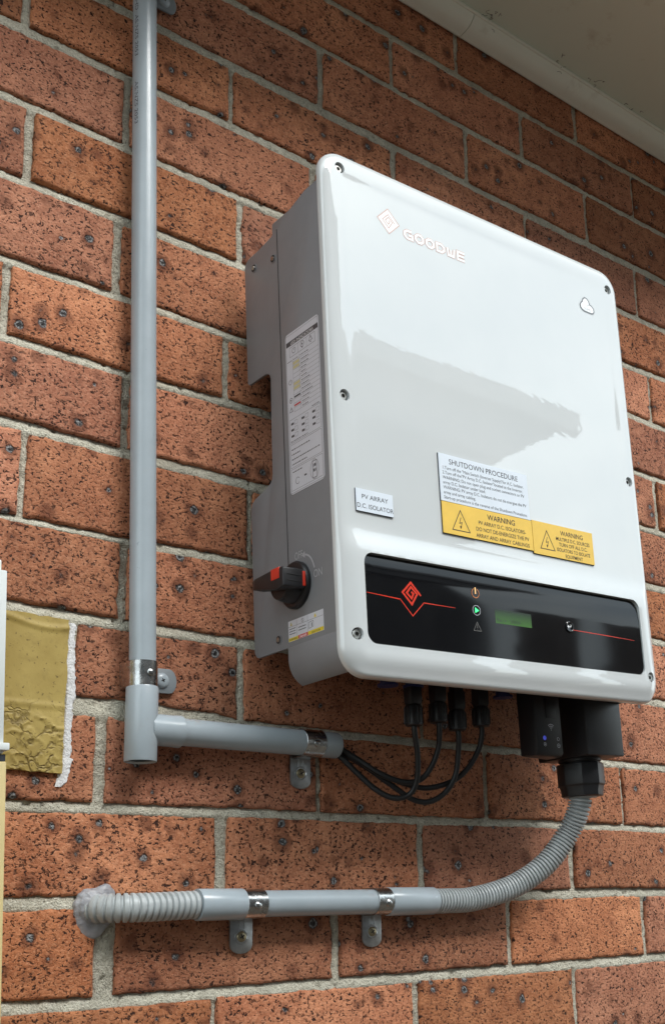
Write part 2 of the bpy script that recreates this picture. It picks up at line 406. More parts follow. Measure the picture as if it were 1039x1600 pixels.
# height of each bed joint's centre at x = 500 and its slope, courses counted from the joint under the lower conduit
BED = {0: (3.4, .0066), 1: (87.0, .0043), 2: (170.3, .0044), 3: (257.3, -.0089), 4: (344.2, -.0003), 5: (430.3, .0049), 6: (516.5, -.0045),
       7: (603.1, -.0020), 8: (685.2, .0013), 9: (774.2, -.0017), 10: (859.6, -.0053), 11: (946.1, -.0029), 12: (1031.1, .0049), 13: (1120.0, .0051), 14: (1199.7, .009)}
BEDT = {3: (9.5, 17, 230), 2: (9, 9, 0), 5: (9.5, 7, 120)}        # (general thickness, thickness left of x, x)
def bed(k, x):
    if k in BED: a, b = BED[k]
    elif k < 0: a, b = 3.4 + 86 * k, .003
    else: a, b = 1199.7 + 86 * (k - 14), .005
    return a + b * (x - 500) + 1.6 * (float(vnoise(np.float64(x / 130 + 3), np.float64(k * 7.7))) - .5) * 2
def bedt(k, x):
    if k in BEDT:
        g_, l_, x0 = BEDT[k]; t = min(1, max(0, (x - x0) / 20)); return l_ + (g_ - l_) * t
    return (12.4 if k >= 10 else 10.2) + 1.2 * math.sin(k * 2.3)
PERP = {-1: [(1, 227), (2, 472), (3, 718)], 0: [(.5, 117), (1.5, 368), (2.5, 614), (3.5, 855)], 1: [(1, 234), (2, 485), (3, 727)],
        2: [(.5, 107), (1.5, 349), (2.5, 588), (3.5, 831)], 3: [(0.35, 75), (1, 255)], 4: [(.5, 124)], 5: [(0, 21), (1, 265)], 7: [(0, -4), (1, 234), (4, 956)],
        8: [(.5, 106)], 9: [(0, 10), (1, 250), (4, 964)], 10: [(.5, 112)], 11: [(0, 0), (1, 238), (2, 477), (3, 714), (4, 952)],
        12: [(1.5, 364), (2.5, 606), (3.5, 848)], 13: [(2, 478), (3, 718), (4, 963)], 14: [(2.5, 596), (3.5, 838)]}
PW = {(0, .5): 20, (1, 1): 13, (1, 2): 11, (2, .5): 12, (3, .35): 9}
def perps(k, x0=-720, x1=1620):
    kn = dict(PERP.get(k, [])); base = 0 if k % 2 else .5; out = []
    us = sorted(u for u in kn if u != .35)
    u = base - 4
    while u < 9:
        if u in kn: x = kn[u]
        elif us:
            n_ = min(us, key=lambda q: abs(q - u)); x = kn[n_] + (u - n_) * 241 + rng.uniform(-3, 3)
        else: x = 240 * u + rng.uniform(-4, 4)
        out.append((x, PW.get((k, u), rng.uniform(6.5, 10.5))))
        u += 1
    if .35 in kn:
        out = [q for q in out if not (-60 < q[0] < 60)] + [(kn[.35], 9)]
    return sorted(q for q in out if x0 <= q[0] <= x1)

joints = []     # vertical joints for the mortar relief
KMIN, KMAX = -4, 14
CELLS = []
for k in range(KMIN, KMAX + 1):
    ps = perps(k)
    for i in range(len(ps) - 1):
        xa = ps[i][0] + ps[i][1] / 2; xb = ps[i + 1][0] - ps[i + 1][1] / 2
        CELLS.append((k, xa, xb))
    joints.append((k, ps))

def brick_mesh(k, xa, xb, seed):
    r = random.Random(seed); step = 5.5
    za = lambda x: bed(k, x) + bedt(k, x) / 2
    zb = lambda x: (bed(k + 1, x) - bedt(k + 1, x) / 2) if k < KMAX else 1276.0
    cx = (xa + xb) / 2; cz = (za(cx) + zb(cx)) / 2
    pts = []
    nx = max(4, int((xb - xa) / step)); nz_ = max(4, int(76 / step))
    for i in range(nx): x = xa + (xb - xa) * i / nx; pts.append((x, za(x)))
    for i in range(nz_): pts.append((xb, za(xb) + (zb(xb) - za(xb)) * i / nz_))
    for i in range(nx): x = xb - (xb - xa) * i / nx; pts.append((x, zb(x)))
    for i in range(nz_): pts.append((xa, zb(xa) - (zb(xa) - za(xa)) * i / nz_))
    n = len(pts); X = np.array(pts); s0 = seed * 3.7
    t = np.arange(n)
    j1 = (fbm(t * .35 + s0, t * 0 + s0, 3) - .5) * 2.6; j2 = (vnoise(t * .9 + s0 + 50, t * 0) - .5) * 1.5
    chip = np.maximum(0, vnoise(t * .28 + s0 + 90, t * 0 + 4) - .84) * 9
    d = np.array([cx, cz]) - X; hw = (xb - xa) / 2; hh = 38
    nrm = np.zeros_like(d)
    e = np.stack([np.abs(X[:, 0] - xa) < 1e-6, np.abs(X[:, 0] - xb) < 1e-6], 1)
    for i in range(n):
        x, z = X[i]; v = Vector((0, 0))
        if abs(x - xa) < 1.0: v.x += 1
        if abs(x - xb) < 1.0: v.x -= 1
        if abs(z - za(x)) < 1.0: v.y += 1
        if abs(z - zb(x)) < 1.0: v.y -= 1
        if v.length: v.normalize(); v *= (1.35 if abs(v.x) > .1 and abs(v.y) > .1 else 1)
        nrm[i] = (v.x, v.y)
    yo = r.uniform(-1.3, 1.3); tx = r.uniform(-.006, .006); tz = r.uniform(-.012, .012)
    def ring(ins, y, yn=0.0):
        P = X + nrm * (ins + j1 + j2 + chip)[:, None]
        yy = y + yo + tx * (P[:, 0] - cx) + tz * (P[:, 1] - cz) + yn * (vnoise(P[:, 0] / 9 + s0, P[:, 1] / 9) - .5)
        return [(P[i, 0] - cx, yy[i], P[i, 1] - cz) for i in range(n)]
    m = MB()
    m.loops([ring(-.4, 22), ring(-.3, 4.5), ring(.2, 1.6, 1.0), ring(1.3, .35, .9), ring(3.6, 0, .5)], cap0=False, cap1=True)
    return m, (cx, 0, cz)

for i, (k, xa, xb) in enumerate(CELLS):
    if k == 3 and xb < 72: xa = xa
    m, loc = brick_mesh(k, xa, xb, i + 11)
    m.build('brick', m_brick, wall, smooth=50, loc=loc)

# mortar: one relief, only where joints are
def mortar():
    st = 2.4
    xs = np.arange(-720, 1620, st); zs = np.arange(bed(KMIN, 0) - 8, 1282, st)
    XX, ZZ = np.meshgrid(xs, zs)
    Y = np.full(XX.shape, 9.0); keep = np.zeros(XX.shape, bool)
    bx = xs
    for k in range(KMIN, KMAX + 2):
        bc = np.array([bed(k, x) for x in bx]); bt = np.array([bedt(k, x) for x in bx])
        dz = ZZ - bc[None, :]; inb = np.abs(dz) < bt[None, :] / 2 + 5
        # raked slightly deeper under the upper brick
        prof = 2.2 + 2.2 * np.clip(dz / (bt[None, :] / 2), -1, 1.1) + 1.0 * (np.abs(dz) / (bt[None, :] / 2)) ** 4 * .4
        Y = np.where(inb, np.minimum(Y, prof), Y); keep |= inb
    for k, ps in joints:
        lo = np.array([bed(k, x) for x in bx]); hi = np.array([bed(k + 1, x) for x in bx])
        inz = (ZZ > lo[None, :] - 2) & (ZZ < hi[None, :] + 2)
        for (px, pw) in ps:
            dx = XX - px; inx = (np.abs(dx) < pw / 2 + 5) & inz
            prof = 2.7 + 1.0 * np.minimum(1.2, np.abs(dx) / (pw / 2)) ** 3
            Y = np.where(inx, np.minimum(Y, prof), Y); keep |= inx
    Y = Y + (fbm(XX / 26, ZZ / 26, 3) - .5) * 2.2 + (fbm(XX / 6.5 + 50, ZZ / 5.0, 3) - .5) * 2.6
    holes = fbm(XX / 5.5 + 9, ZZ / 5.5 + 77, 2); Y = Y + np.clip(.26 - holes, 0, 1) * 22
    nz_, nx = XX.shape
    ci = keep[:-1, :-1] | keep[1:, :-1] | keep[:-1, 1:] | keep[1:, 1:]
    idx = np.arange(nz_ * nx).reshape(nz_, nx)
    q = np.stack([idx[:-1, :-1][ci], idx[:-1, 1:][ci], idx[1:, 1:][ci], idx[1:, :-1][ci]], 1)
    used = np.unique(q); rm = np.zeros(nz_ * nx, int); rm[used] = np.arange(len(used)); q = rm[q]
    V = np.stack([XX.ravel()[used], Y.ravel()[used], ZZ.ravel()[used]], 1) * S
    me = bpy.data.meshes.new('mortar')
    me.vertices.add(len(V)); me.vertices.foreach_set('co', V.ravel())
    me.loops.add(q.size); me.loops.foreach_set('vertex_index', q.ravel())
    me.polygons.add(len(q)); me.polygons.foreach_set('loop_start', np.arange(len(q)) * 4); me.polygons.foreach_set('loop_total', np.full(len(q), 4))
    me.update(calc_edges=True); me.polygons.foreach_set('use_smooth', np.ones(len(q), bool)); me.materials.append(m_mortar)
    o = bpy.data.objects.new('mortar', me); C.objects.link(o); o.parent = wall; o['kind'] = 'stuff'
mortar()
# the rest of the wall, below and to both sides of what the photograph shows
mb = MB(); mm = MB()
ZB = bed(KMIN, 500)
for k in range(-17, KMAX + 1):
    z0 = bed(k, 500) + 5; z1 = min(bed(k + 1, 500) - 5, 1276); x = -3000 + (120 if k % 2 else 0)
    while x < 5000:
        a, b = x, x + 230; inx0, inx1 = -480, 1380
        if k >= KMIN:
            ps = perps(k) if False else None
            lo, hi = [(p[0][0], p[-1][0]) for kk, p in joints if kk == k][0]
            if a < lo < b: b = lo - 5
            if a < hi < b: a = hi + 5
            if a >= lo - 1 and b <= hi + 1: x += 240; continue
        if z0 > -1460 and b - a > 12: mb.box(a, b, rng.uniform(-1, 1), 60, z0, z1)
        x += 240
mb.build('brick_courses', m_brick, wall, smooth=0)['kind'] = 'stuff'
mm.box(-3000, 5000, 14, 110, -1450, 1276)
mm.build('mortar_backing', m_mortar, wall, smooth=0)['kind'] = 'stuff'

# ------------------------------------------------------------------ eave
eave = thing('roof_eave', 'cream painted eave soffit with white cornice trim along the top of the brick wall', 'eave', (500, 0, 1262))
m = MB(); m.box(-3500, 4500, -265, -22, 17, 25)
m.build('soffit_panel', m_soffit, eave, smooth=0)
prof = [(-2, 17), (-2, -1), (-5, -2.5), (-9, -1.5)] + [(-9 - 24 * math.sin(t), 12 - 13.5 * math.cos(t) + 0) for t in [.15, .45, .8, 1.15]] + [(-36, 13), (-37.5, 15), (-37.5, 17.2)]
for xa_, xb_ in ((-3500, 98.8), (100, 4500)):
    m = MB(); m.loops([[(x, y, z) for y, z in prof] for x in (xa_, xb_)]); m.build('cornice', m_cornice, eave, smooth=30)
m = MB(); m.lathe((-3500, -37.2, 14.6), (1, 0, 0), [(2.4, 0), (2.4, 8000)], 12); m.build('cornice_bead', m_cornice, eave)
m_stain = simple('rust_stain', (.30, .20, .08), .8, var=.4, vs=120); m_web = simple('cobweb_dust', (.10, .09, .08), .9)
m = MB(); m.add([(38 + 7 * math.cos(t) * (1 + .35 * math.sin(3 * t)), -26.0 + 5.2 * math.sin(t), 6.6 + 4.1 * math.sin(t) - .9) for t in [i * .35 for i in range(18)]], [tuple(range(18))])
for i in range(26):
    rw = random.Random(i); x = rw.choice((40, 130, 260, 330, 430, 560)) + rw.uniform(-18, 18); y = -rw.uniform(30, 60); z = 15.5 if y < -38 else 9
    P = [Vector((x, y, z))]
    for q in range(4): P.append(P[-1] + Vector((rw.uniform(-5, 5), rw.uniform(-4, 4), rw.uniform(-1.2, .3))))
    mw = MB(); mw.tube(P, .28, 4); mw.build('cobweb', m_web, eave, smooth=0)
m = MB(); m.box(-3500, 4500, -283, -265, 9, 60); m.build('fascia', m_cornice, eave, bevel=2)
gp = [(x + 295, z + 110) for x, z in [(-580, 30), (-580, -80), (-590, -95), (-660, -95), (-680, -70), (-690, 40), (-686, 40), (-676, -68), (-658, -91), (-592, -91), (-584, -78), (-584, 30)]]
m = MB(); m.loops([[(x, y, z) for y, z in gp] for x in (-3500, 4500)]); m.build('gutter', m_cabw, eave)
m = MB(); m.loops([[(x, y, z) for y, z in [(-360, 155), (1500, 825), (1500, 840), (-360, 170)]] for x in (-3500, 4500)]); m.build('roof_sheet', m_nroof, eave, smooth=0)

# ------------------------------------------------------------------ saddles
def arc(c, r, a0, a1, n): return [(c[0] + r * math.cos(a0 + (a1 - a0) * i / n), c[1] + r * math.sin(a0 + (a1 - a0) * i / n)) for i in range(n + 1)]
def tab_poly(x0, x1, w, n=8):
    return [(x0, -w / 2), (x1 - w * .32, -w / 2)] + [(x1 - w * .32 + w * .32 * math.cos(t), w / 2 * math.sin(t)) for t in [-math.pi / 2 + math.pi * i / n for i in range(1, n)]] + [(x1 - w * .32, w / 2), (x0, w / 2)]
def saddle(label, loc, rot, R=13.0, length=24, width=24, tablen=46, tabmat=m_zinc, tabw=25, dome=False, far=False):
    """pipe axis = local z through (0,-20); the tab lies on the wall and points along +x"""
    t = thing('pipe_saddle', label, 'pipe clamp', loc, rot, 'metal saddles clamping the grey conduits')
    c = (0, -20.0); o = arc(c, R + .9, math.radians(-182), math.radians(2), 26); i_ = arc(c, R + .1, math.radians(-182), math.radians(2), 26)
    # foot that bends from the strap down to the wall
    o = [(o[0][0], -3)] + o + [(o[-1][0], -5.2)]; i_ = [(i_[0][0], -3)] + i_ + [(i_[-1][0], -4.2)]
    poly = o + i_[::-1]
    m = MB(); m.prism(poly, (0, 0, -length / 2), (1, 0, 0), (0, 1, 0), (0, 0, length)); st = m.build('strap', m_galv, t, bevel=.25, seg=1)
    m = MB(); m.lathe((2, -20 - R - .6, 0), (0, -1, 0), [(3.9, 0), (3.7, 1.0), (2.6, 1.9), (1.0, 2.3)], 16); m.build('rivet', m_galv, st)
    m = MB(); m.prism(tab_poly(R - 4, tablen, tabw), (0, -3.4, 0), (1, 0, 0), (0, 0, 1), (0, 2.2, 0)); tb = m.build('base_plate', tabmat, t, bevel=.5)
    sx = tablen - 16
    if not dome:
        m = MB()
        m.prism([(R - 1, -3.2), (sx, -3.2), (sx, -2.2), (R - 1, -2.2)], (0, -4.0, 0), (1, 0, 0), (0, 0, 1), (0, .9, 0))
        m.prism([(R - 1, 3.2), (sx, 3.2), (sx, 2.2), (R - 1, 2.2)], (0, -4.0, 0), (1, 0, 0), (0, 0, 1), (0, .9, 0))
        m.lathe((sx, -3.3, 0), (0, -1, 0), [(7.4, 0), (7.3, .7), (6.4, .9), (5.9, .4)], 24); m.build('pressed_rib', tabmat, tb)
    m = MB(); rr_ = 7.6 if dome else 5.2; ht = 3.4 if dome else 1.9
    m.lathe((sx, -3.4, 0), (0, -1, 0), [(rr_, 0), (rr_ * .97, ht * .35), (rr_ * .8, ht * .75), (rr_ * .45, ht)], 24)
    sc = m.build('screw', m_pvc if dome else m_brass, t)
    m = MB()
    for a in (.5, .5 + math.pi / 2):
        dx, dz = math.cos(a), math.sin(a); L_ = 2.6 if not dome else 2.0
        m.prism([(-L_, -.55), (L_, -.55), (L_, .55), (-L_, .55)], (sx, -3.4 - ht - .15, 0), (dx, 0, dz), (-dz, 0, dx), (0, .3, 0))
    m.build('drive_slot', m_dark, sc)
    return t, st
DN = (0, math.radians(90), 0)
t, st = saddle('galvanised saddle on the lower conduit near its left end, marked 25', (254, 0, 81.5), DN)
mt = MB(); mt.text('25', (-3.4, -33, -3), (0, 0, 1), (-1, 0, 0), 5, 'CENTER'); 
t2, st2 = saddle('galvanised saddle on the lower conduit just left of the corrugated hose', (411.5, 0, 81.8), DN)
saddle('dull steel saddle under the end of the short branch conduit', (323.5, 0, 241.0), DN, R=13.6, tablen=45)
saddle('steel saddle with grey side tab just above the tee on the upright conduit', (135.4, 0, 291.5), (0, math.radians(-1.4), 0), R=13.6, tablen=45, tabmat=m_pvc_clip, dome=True, tabw=24)
saddle('saddle with grey side tab at the very top of the upright conduit', (118, 0, 1062), (0, math.radians(-1.4), 0), R=13.2, tablen=46, tabmat=m_pvc_clip, dome=True, tabw=24)

# ------------------------------------------------------------------ upright conduit with tee and branch
con = thing('conduit', 'tall upright grey plastic conduit with a tee near its foot and a short branch', 'conduit', (136, -20, 210))
lean = -math.tan(math.radians(1.4))
def upx(z): return lean * (z - 81) + 0     # relative to the tee
m = MB(); m.tube([(upx(z), 0, z) for z in (68, 300, 600, 900, 1067)], 12.5, 40, mi=0)
pipe = m.build('pipe', m_pvc, con)
m = MB()
tee = [(14.6, 0), (15.0, .6), (15.0, 69), (14.5, 70)]
m.lathe((0, 0, 0), (upx(70) / 70 - .003, 0, 1), [(12.9, 2)] + tee + [(12.6, 70)], 44, cap0=False)
m.lathe((0, 0, 31), (1, 0, 0), [(14.9, 6), (14.9, 30), (15.4, 36), (15.4, 39), (13.6, 39.6)], 44, cap1=False)
m.build('tee_fitting', m_pvc, con)
m = MB(); m.lathe((0, 0, .5), (0, 0, 1), [(12.6, 6), (12.6, 6.4)], 30); m.build('tee_bore', m_dark, con)
m = MB(); m.lathe((30, 0, 31), (1, 0, 0), [(13.1, 0), (13.1, 150)], 40); m.build('branch_pipe', m_pvc, con)
m = MB(); m.lathe((176, 0, 31), (1, 0, 0), [(13.2, 0), (13.5, 1), (13.5, 44), (13.0, 45), (11.6, 45), (11.4, 38)], 40, cap1=False); m.lathe((176, 0, 31), (1, 0, 0), [(11.4, 38), (11.4, 38.2)], 30, mi=1)
m.build('end_sleeve', [m_pvc, m_dark], con)
# faint maker's print running up the left of the pipe, bent round it
m = MB(); m.text('AS/NZS 2053', (75, 0, 0), (1, 0, 0), (0, 1, 0), 6.2, sx=1.5)
m.text('25MM  HD  AS/NZS 2053', (-55, 0, 0), (1, 0, 0), (0, 1, 0), 6.2, sx=1.5)
m.text('RIGID CONDUIT', (-165, 0, 0), (1, 0, 0), (0, 1, 0), 6.2, sx=1.5)
v2 = []
for (a, b, _) in m.v:
    z = 790 - a; th = math.radians(192) + b / 12.5        # runs downwards
    v2.append((upx(z - 0) + 12.62 * math.cos(th), 12.62 * math.sin(th), z))
m.v = v2; m.build('print', m_ink_grey, pipe, smooth=0)['kind'] = 'stuff'

# ------------------------------------------------------------------ lower conduit with corrugated hose
low = thing('conduit_hose', 'horizontal grey conduit below the inverter that continues as a curved corrugated hose', 'conduit', (106, -20, 81.5))
m = MB(); m.lathe((92, 0, 0), (1, 0, 0), [(12.6, 0), (12.6, 285)], 40); m.build('pipe', m_pvc, low)
def sleeve(x0, x1, nm='coupling'):
    m = MB(); m.lathe((x0, 0, 0), (1, 0, 0), [(12.9, 0), (14.2, 0), (14.6, .8), (14.6, x1 - x0 - .8), (14.2, x1 - x0), (12.9, x1 - x0)], 44); return m.build(nm, m_pvc, low)
sleeve(90, 138); sleeve(313, 376)
def hose(path, pitch, ro, ri, name):
    P, d = resample(path, pitch / 6); rad = []
    for i in range(len(P)):
        k = i % 6; rad.append(ro if k in (1, 2, 3, 4) else (ri if k == 0 else ro - .15))
        if k in (1, 4 ) : rad[-1] = ro - .1
        if k == 5: rad[-1] = ri
    m = MB(); m.tube(P, rad, 36); return m.build(name, m_pvc_flex, low, smooth=25)
B0 = Vector((106, -20, 81.5))
path = spline([Vector(p) - B0 for p in ((475, -20, 81.3), (500, -20, 81.2), (542, -21, 83), (594, -30, 95.8), (633, -45, 120), (656, -60, 152.5), (662.5, -74, 180), (663.5, -80, 205))], 14)
hose(path, 4.4, 13.3, 10.4, 'corrugated_hose')
path = spline([Vector(p) - B0 for p in ((201, -20, 81.6), (175, -20, 81), (150, -20, 80.2), (128, -18, 80), (112, -9, 80), (101, 6, 80))], 14)
hose(path, 6.0, 12.9, 10.7, 'corrugated_stub')

# silicone smear where the stub enters the wall
def blob():
    t = thing('silicone_sealant', 'milky blob of silicone smeared round the left end of the lower conduit', 'sealant', (108, 0, 80))
    n1, n2 = 56, 30; m = MB(); vs = []; fs = []
    for i in range(n2 + 1):
        th = math.pi / 2 * i / n2
        for j in range(n1):
            ph = 2 * math.pi * j / n1; ca, sa = math.cos(ph), math.sin(ph)
            R = 17.5 + 5 * float(fbm(np.float64(2 + ca * 1.7), np.float64(5 + sa * 1.7), 3) - .5) * 2
            if sa < 0: R += 9 * (-sa) ** 3
            if ca > 0: R += 7 * ca * (.45 + .55 * sa)
            r = R * math.sin(th); x = r * ca - 3; z = r * sa + 2
            h = (6.5 + (0 if r > 15 else 2)) * math.cos(th) ** .8 * (1 if sa > -.4 else .75)
            bump = (float(fbm(np.float64(x / 7 + 40), np.float64(z / 5 + 30), 3)) - .5) * 3.5 * math.cos(th) ** .5
            vs.append((x, 1.2 - h - bump * (1 if i < n2 else 0), z))
    for i in range(n2):
        for j in range(n1): fs.append((i * n1 + j, i * n1 + (j + 1) % n1, (i + 1) * n1 + (j + 1) % n1, (i + 1) * n1 + j))
    m.add(vs, fs); m.build('smear', m_goo, t, smooth=80)
blob()

# ------------------------------------------------------------------ tan membrane patch and white filler
def patch():
    t = thing('membrane_patch', 'wrinkled mustard-tan membrane patch on the bricks beside the meter cabinet', 'patch', (-90, 0, 198))
    nx, nz_ = 110, 96; W, H = 160.5, 141.5
    vs = []; fs = []
    U_ = np.linspace(0, 1, nx + 1); V_ = np.linspace(0, 1, nz_ + 1)
    for j, v in enumerate(V_):
        for i, u in enumerate(U_):
            x = u * W; z = v * H
            cr_ = max(0, 1 - v / .40) if v < .40 else 0
            cr_ = min(1, cr_ * 4)
            n = float(fbm(np.float64(x / 34 + 3 + z / 60), np.float64(z / 17 + 1), 3)); ridge = 1 - abs(n - .5) * 26
            n2 = float(fbm(np.float64(x / 25 + 30 + z / 30), np.float64(z / 26 + 8 - x / 50), 2)); ridge2 = 1 - abs(n2 - .5) * 34
            wr = max(0, ridge) * 2.4 + max(0, ridge2) * 2.8 + n2 * 3.0
            y = -2.6 - cr_ * wr * .5 - 1.6 * (float(vnoise(np.float64(x / 45), np.float64(z / 30 + 5))) - .5) - (.9 * max(0, 1 - abs(v - .42) / .03))
            y -= 1.4 * max(0, 1 - abs(v - .955 + .03 * math.sin(u * 9)) / .03)
            ed = 1.8 * (float(vnoise(np.float64(z / 6), np.float64(3.3))) - .5) if i == nx else 0
            eb = 2.6 * (float(vnoise(np.float64(x / 7), np.float64(9.3))) - .5) if j in (0, nz_) else 0
            sl_ = -1.5 * v + 1.5
            vs.append((x + ed - (1 - v) * 1.6 * u, y, z + eb + (1 - u) * 1.0))
    N = nx + 1
    for j in range(nz_):
        for i in range(nx): fs.append((j * N + i, j * N + i + 1, (j + 1) * N + i + 1, (j + 1) * N + i))
    edge = [i for i in range(N)] + [j * N + nx for j in range(1, nz_ + 1)] + [nz_ * N + i for i in range(nx - 1, -1, -1)] + [j * N for j in range(nz_ - 1, 0, -1)]
    b = len(vs); vs += [(vs[e][0], 3.0, vs[e][2]) for e in edge]; ne = len(edge)
    fs += [(edge[q], edge[(q + 1) % ne], b + (q + 1) % ne, b + q) for q in range(ne)]
    m = MB(); m.add(vs, fs); m.build('membrane', m_film, t, smooth=60)
patch()
def filler():
    m = MB(); n = 90; L = []; 
    for i in range(n + 1):
        z = 186 + (337 - 186) * i / n; c = 74.3 + .8 * math.sin(z / 13) - (5.5 if z < 215 else 0) * (215 - min(z, 215)) / 25
        w_ = 1.6 + 4.2 * float(vnoise(np.float64(z / 9), np.float64(1.7))) + 1.6 * float(vnoise(np.float64(z / 3), np.float64(7.7))) + (5 if z < 212 else 0) * max(0, min(1, (z - 184) / 10)) * .6
        w_ += 2.2 * (float(vnoise(np.float64(z / 1.9), np.float64(21.7))) - .5); w_ *= min(1, (z - 184) / 6) * min(1, (338.5 - z) / 4)
        L.append([(c - 4.4, 3, z), (c - 4.2, -.2, z), (c - 2, -1.0 - .8 * float(vnoise(np.float64(z / 4), np.float64(3)))
                  , z), (c + w_ * .5, -.7 - .8 * float(vnoise(np.float64(z / 5), np.float64(13))), z), (c + w_ * .85, -.7, z), (c + w_, 3, z)])
    m.loops(L, closed=False); m.build('filler_paste', m_filler, wall, smooth=60)
filler()

# ------------------------------------------------------------------ meter cabinet at the left edge
cab = thing('meter_cabinet', 'edge of a white and cream metal meter cabinet at the far left', 'cabinet', (8.5, 0, 0), (0, math.radians(-1.9), 0))
m = MB(); m.box(-420, -5.5, -58, 0, 203.5, 359); m.build('upper_body', m_cabw, cab, bevel=1.2)
m = MB(); m.box(-420, -12.5, -64, -58.5, 211, 366); m.build('door', m_cabw, cab, bevel=1.5)
m = MB(); m.box(-420, -2, -62, -2, 206, 212); m.build('door_lip', m_cabw, cab, bevel=.8)
m = MB(); m.box(-420, -4, -58, 0, 197.5, 203); m.build('gap_strip', m_gap, cab)  # dark strip filling the gap between upper and lower body
m = MB(); m.box(-420, -3.4, -60, 0, -330, 197); m.build('lower_body', m_cabc, cab, bevel=1.5)

# ------------------------------------------------------------------ inverter
inv = thing('solar_inverter', 'large white solar inverter with grey sides mounted on the brick wall', 'inverter', (262, 0, 300), (0, math.radians(-2.0), 0))
AX, AZ = (1, 0, 0), (0, 0, 1)
def rr(a0, a1, b0, b1, R, d, nc=9, sa=60, sb=70):
    R_ = max(R - d, .4); a0 += d; a1 -= d; b0 += d; b1 -= d; R_ = min(R_, (a1 - a0) / 2 - .01, (b1 - b0) / 2 - .01); R_ = max(R_, .02); P = []
    def seg(p, q, n): return [(p[0] + (q[0] - p[0]) * i / n, p[1] + (q[1] - p[1]) * i / n) for i in range(n)]
    def cor(cx, cy, t0): return [(cx + R_ * math.cos(t0 + math.pi / 2 * i / nc), cy + R_ * math.sin(t0 + math.pi / 2 * i / nc)) for i in range(nc)]
    P += seg((a0 + R_, b0), (a1 - R_, b0), sa) + cor(a1 - R_, b0 + R_, -math.pi / 2)
    P += seg((a1, b0 + R_), (a1, b1 - R_), sb) + cor(a1 - R_, b1 - R_, 0)
    P += seg((a1 - R_, b1), (a0 + R_, b1), sa) + cor(a0 + R_, b1 - R_, math.pi / 2)
    P += seg((a0, b1 - R_), (a0, b0 + R_), sb) + cor(a0 + R_, b0 + R_, math.pi)
    return P
def sm(t): t = max(0, min(1, t)); return t * t * (3 - 2 * t)
A0, A1, B0_, B1 = -.6, 453, -21, 528
def cover_y(a, b, d):
    da = max(0, min(a - A0, A1 - a)); db = max(0, b - B0_)
    wd_ = 13 - 9 * sm((da / (da + db + 1e-6) - .5) / .4)           # tighter edge along the bottom
    base = -157 - 8 * (1 - (1 - min(d, wd_) / wd_) ** 2.6) ** (1 / (2.3 + .12 * (13 - wd_)))
    base += .3 * sm((d - 20) / 10)
    chin = sm((127 - b) / 31) * sm(d / 20) * 4.7
    return base - chin
def cover():
    ds = [0, .02, .08, .25, .6, 1.2, 2.2, 4, 6, 8.5, 11.5, 15, 19, 23, 24.5, 26, 28, 32] + [36 + 5.5 * i for i in range(34)]
    ds = [d for d in ds if d < 226]
    ls = []
    base = rr(A0, A1, B0_, B1, 28, 0)
    ls.append([(a, -156.0, b) for a, b in rr(A0, A1, B0_, B1, 28, 3)])
    ls.append([(a, -156.0, b) for a, b in base])
    for d in ds:
        ls.append([(a, cover_y(a, b, d) if d else -157.0, b) for a, b in rr(A0, A1, B0_, B1, 28, d)])
    m = MB(); m.loops(ls)
    me = bpy.data.meshes.new('front_cover'); me.from_pydata([(x * S, y * S, z * S) for x, y, z in m.v], [], m.f); me.materials.append(m_white)
    cb = bmesh.new(); cb.from_mesh(me); bmesh.ops.recalc_face_normals(cb, faces=cb.faces); cb.to_mesh(me); cb.free()
    # recesses for screws and display
    k = MB()
    for (a, b) in SCREWS: k.lathe((a, -180, b), (0, 1, 0), [(5.9, 0), (5.9, 180 - 158.5)], 28)
    pts = rr(25.4, 425.0, 10.4, 99.2, 11, 0, 8, 1, 1)
    k.loops([[(a, -185, b) for a, b in pts], [(a, -160.0, b) for a, b in pts]])
    km = bpy.data.meshes.new('k'); km.from_pydata([(x * S, y * S, z * S) for x, y, z in k.v], [], k.f)
    kb = bmesh.new(); kb.from_mesh(km); bmesh.ops.recalc_face_normals(kb, faces=kb.faces); kb.to_mesh(km); kb.free()
    ob = bpy.data.objects.new('tmp', me); ko = bpy.data.objects.new('k', km); C.objects.link(ob); C.objects.link(ko)
    mod = ob.modifiers.new('b', 'BOOLEAN'); mod.operation = 'DIFFERENCE'; mod.solver = 'EXACT'; mod.object = ko
    dg = bpy.context.evaluated_depsgraph_get(); dg.update()
    res = bpy.data.meshes.new_from_object(ob.evaluated_get(dg))
    bpy.data.objects.remove(ob); bpy.data.objects.remove(ko)
    print('cover faces', len(me.polygons), len(res.polygons))
    return finish(res, 'front_cover', inv, smooth=32)
SCREWS = [(23.0, 509.0), (15.5, 257), (14.6, 18.4), (434, 502), (436.8, 249), (434.5, 9)]
cov = cover()
for q in (0,):
    for (a, b) in SCREWS:
        y_ = -163.2 if b < 100 else -158.4
        m = MB(); m.lathe((a, y_, b), (0, -1, 0), [(4.4, 0), (4.4, 3.4), (3.9, 3.9), (2.1, 3.9), (2.1, 1.2)], 22, cap1=True)
        m.lathe((a, y_, b), (0, -1, 0), [(2.0, 1.2), (1.9, 1.25)], 6, mi=1)
        m.build('screw', [m_steel, m_dark], cov)

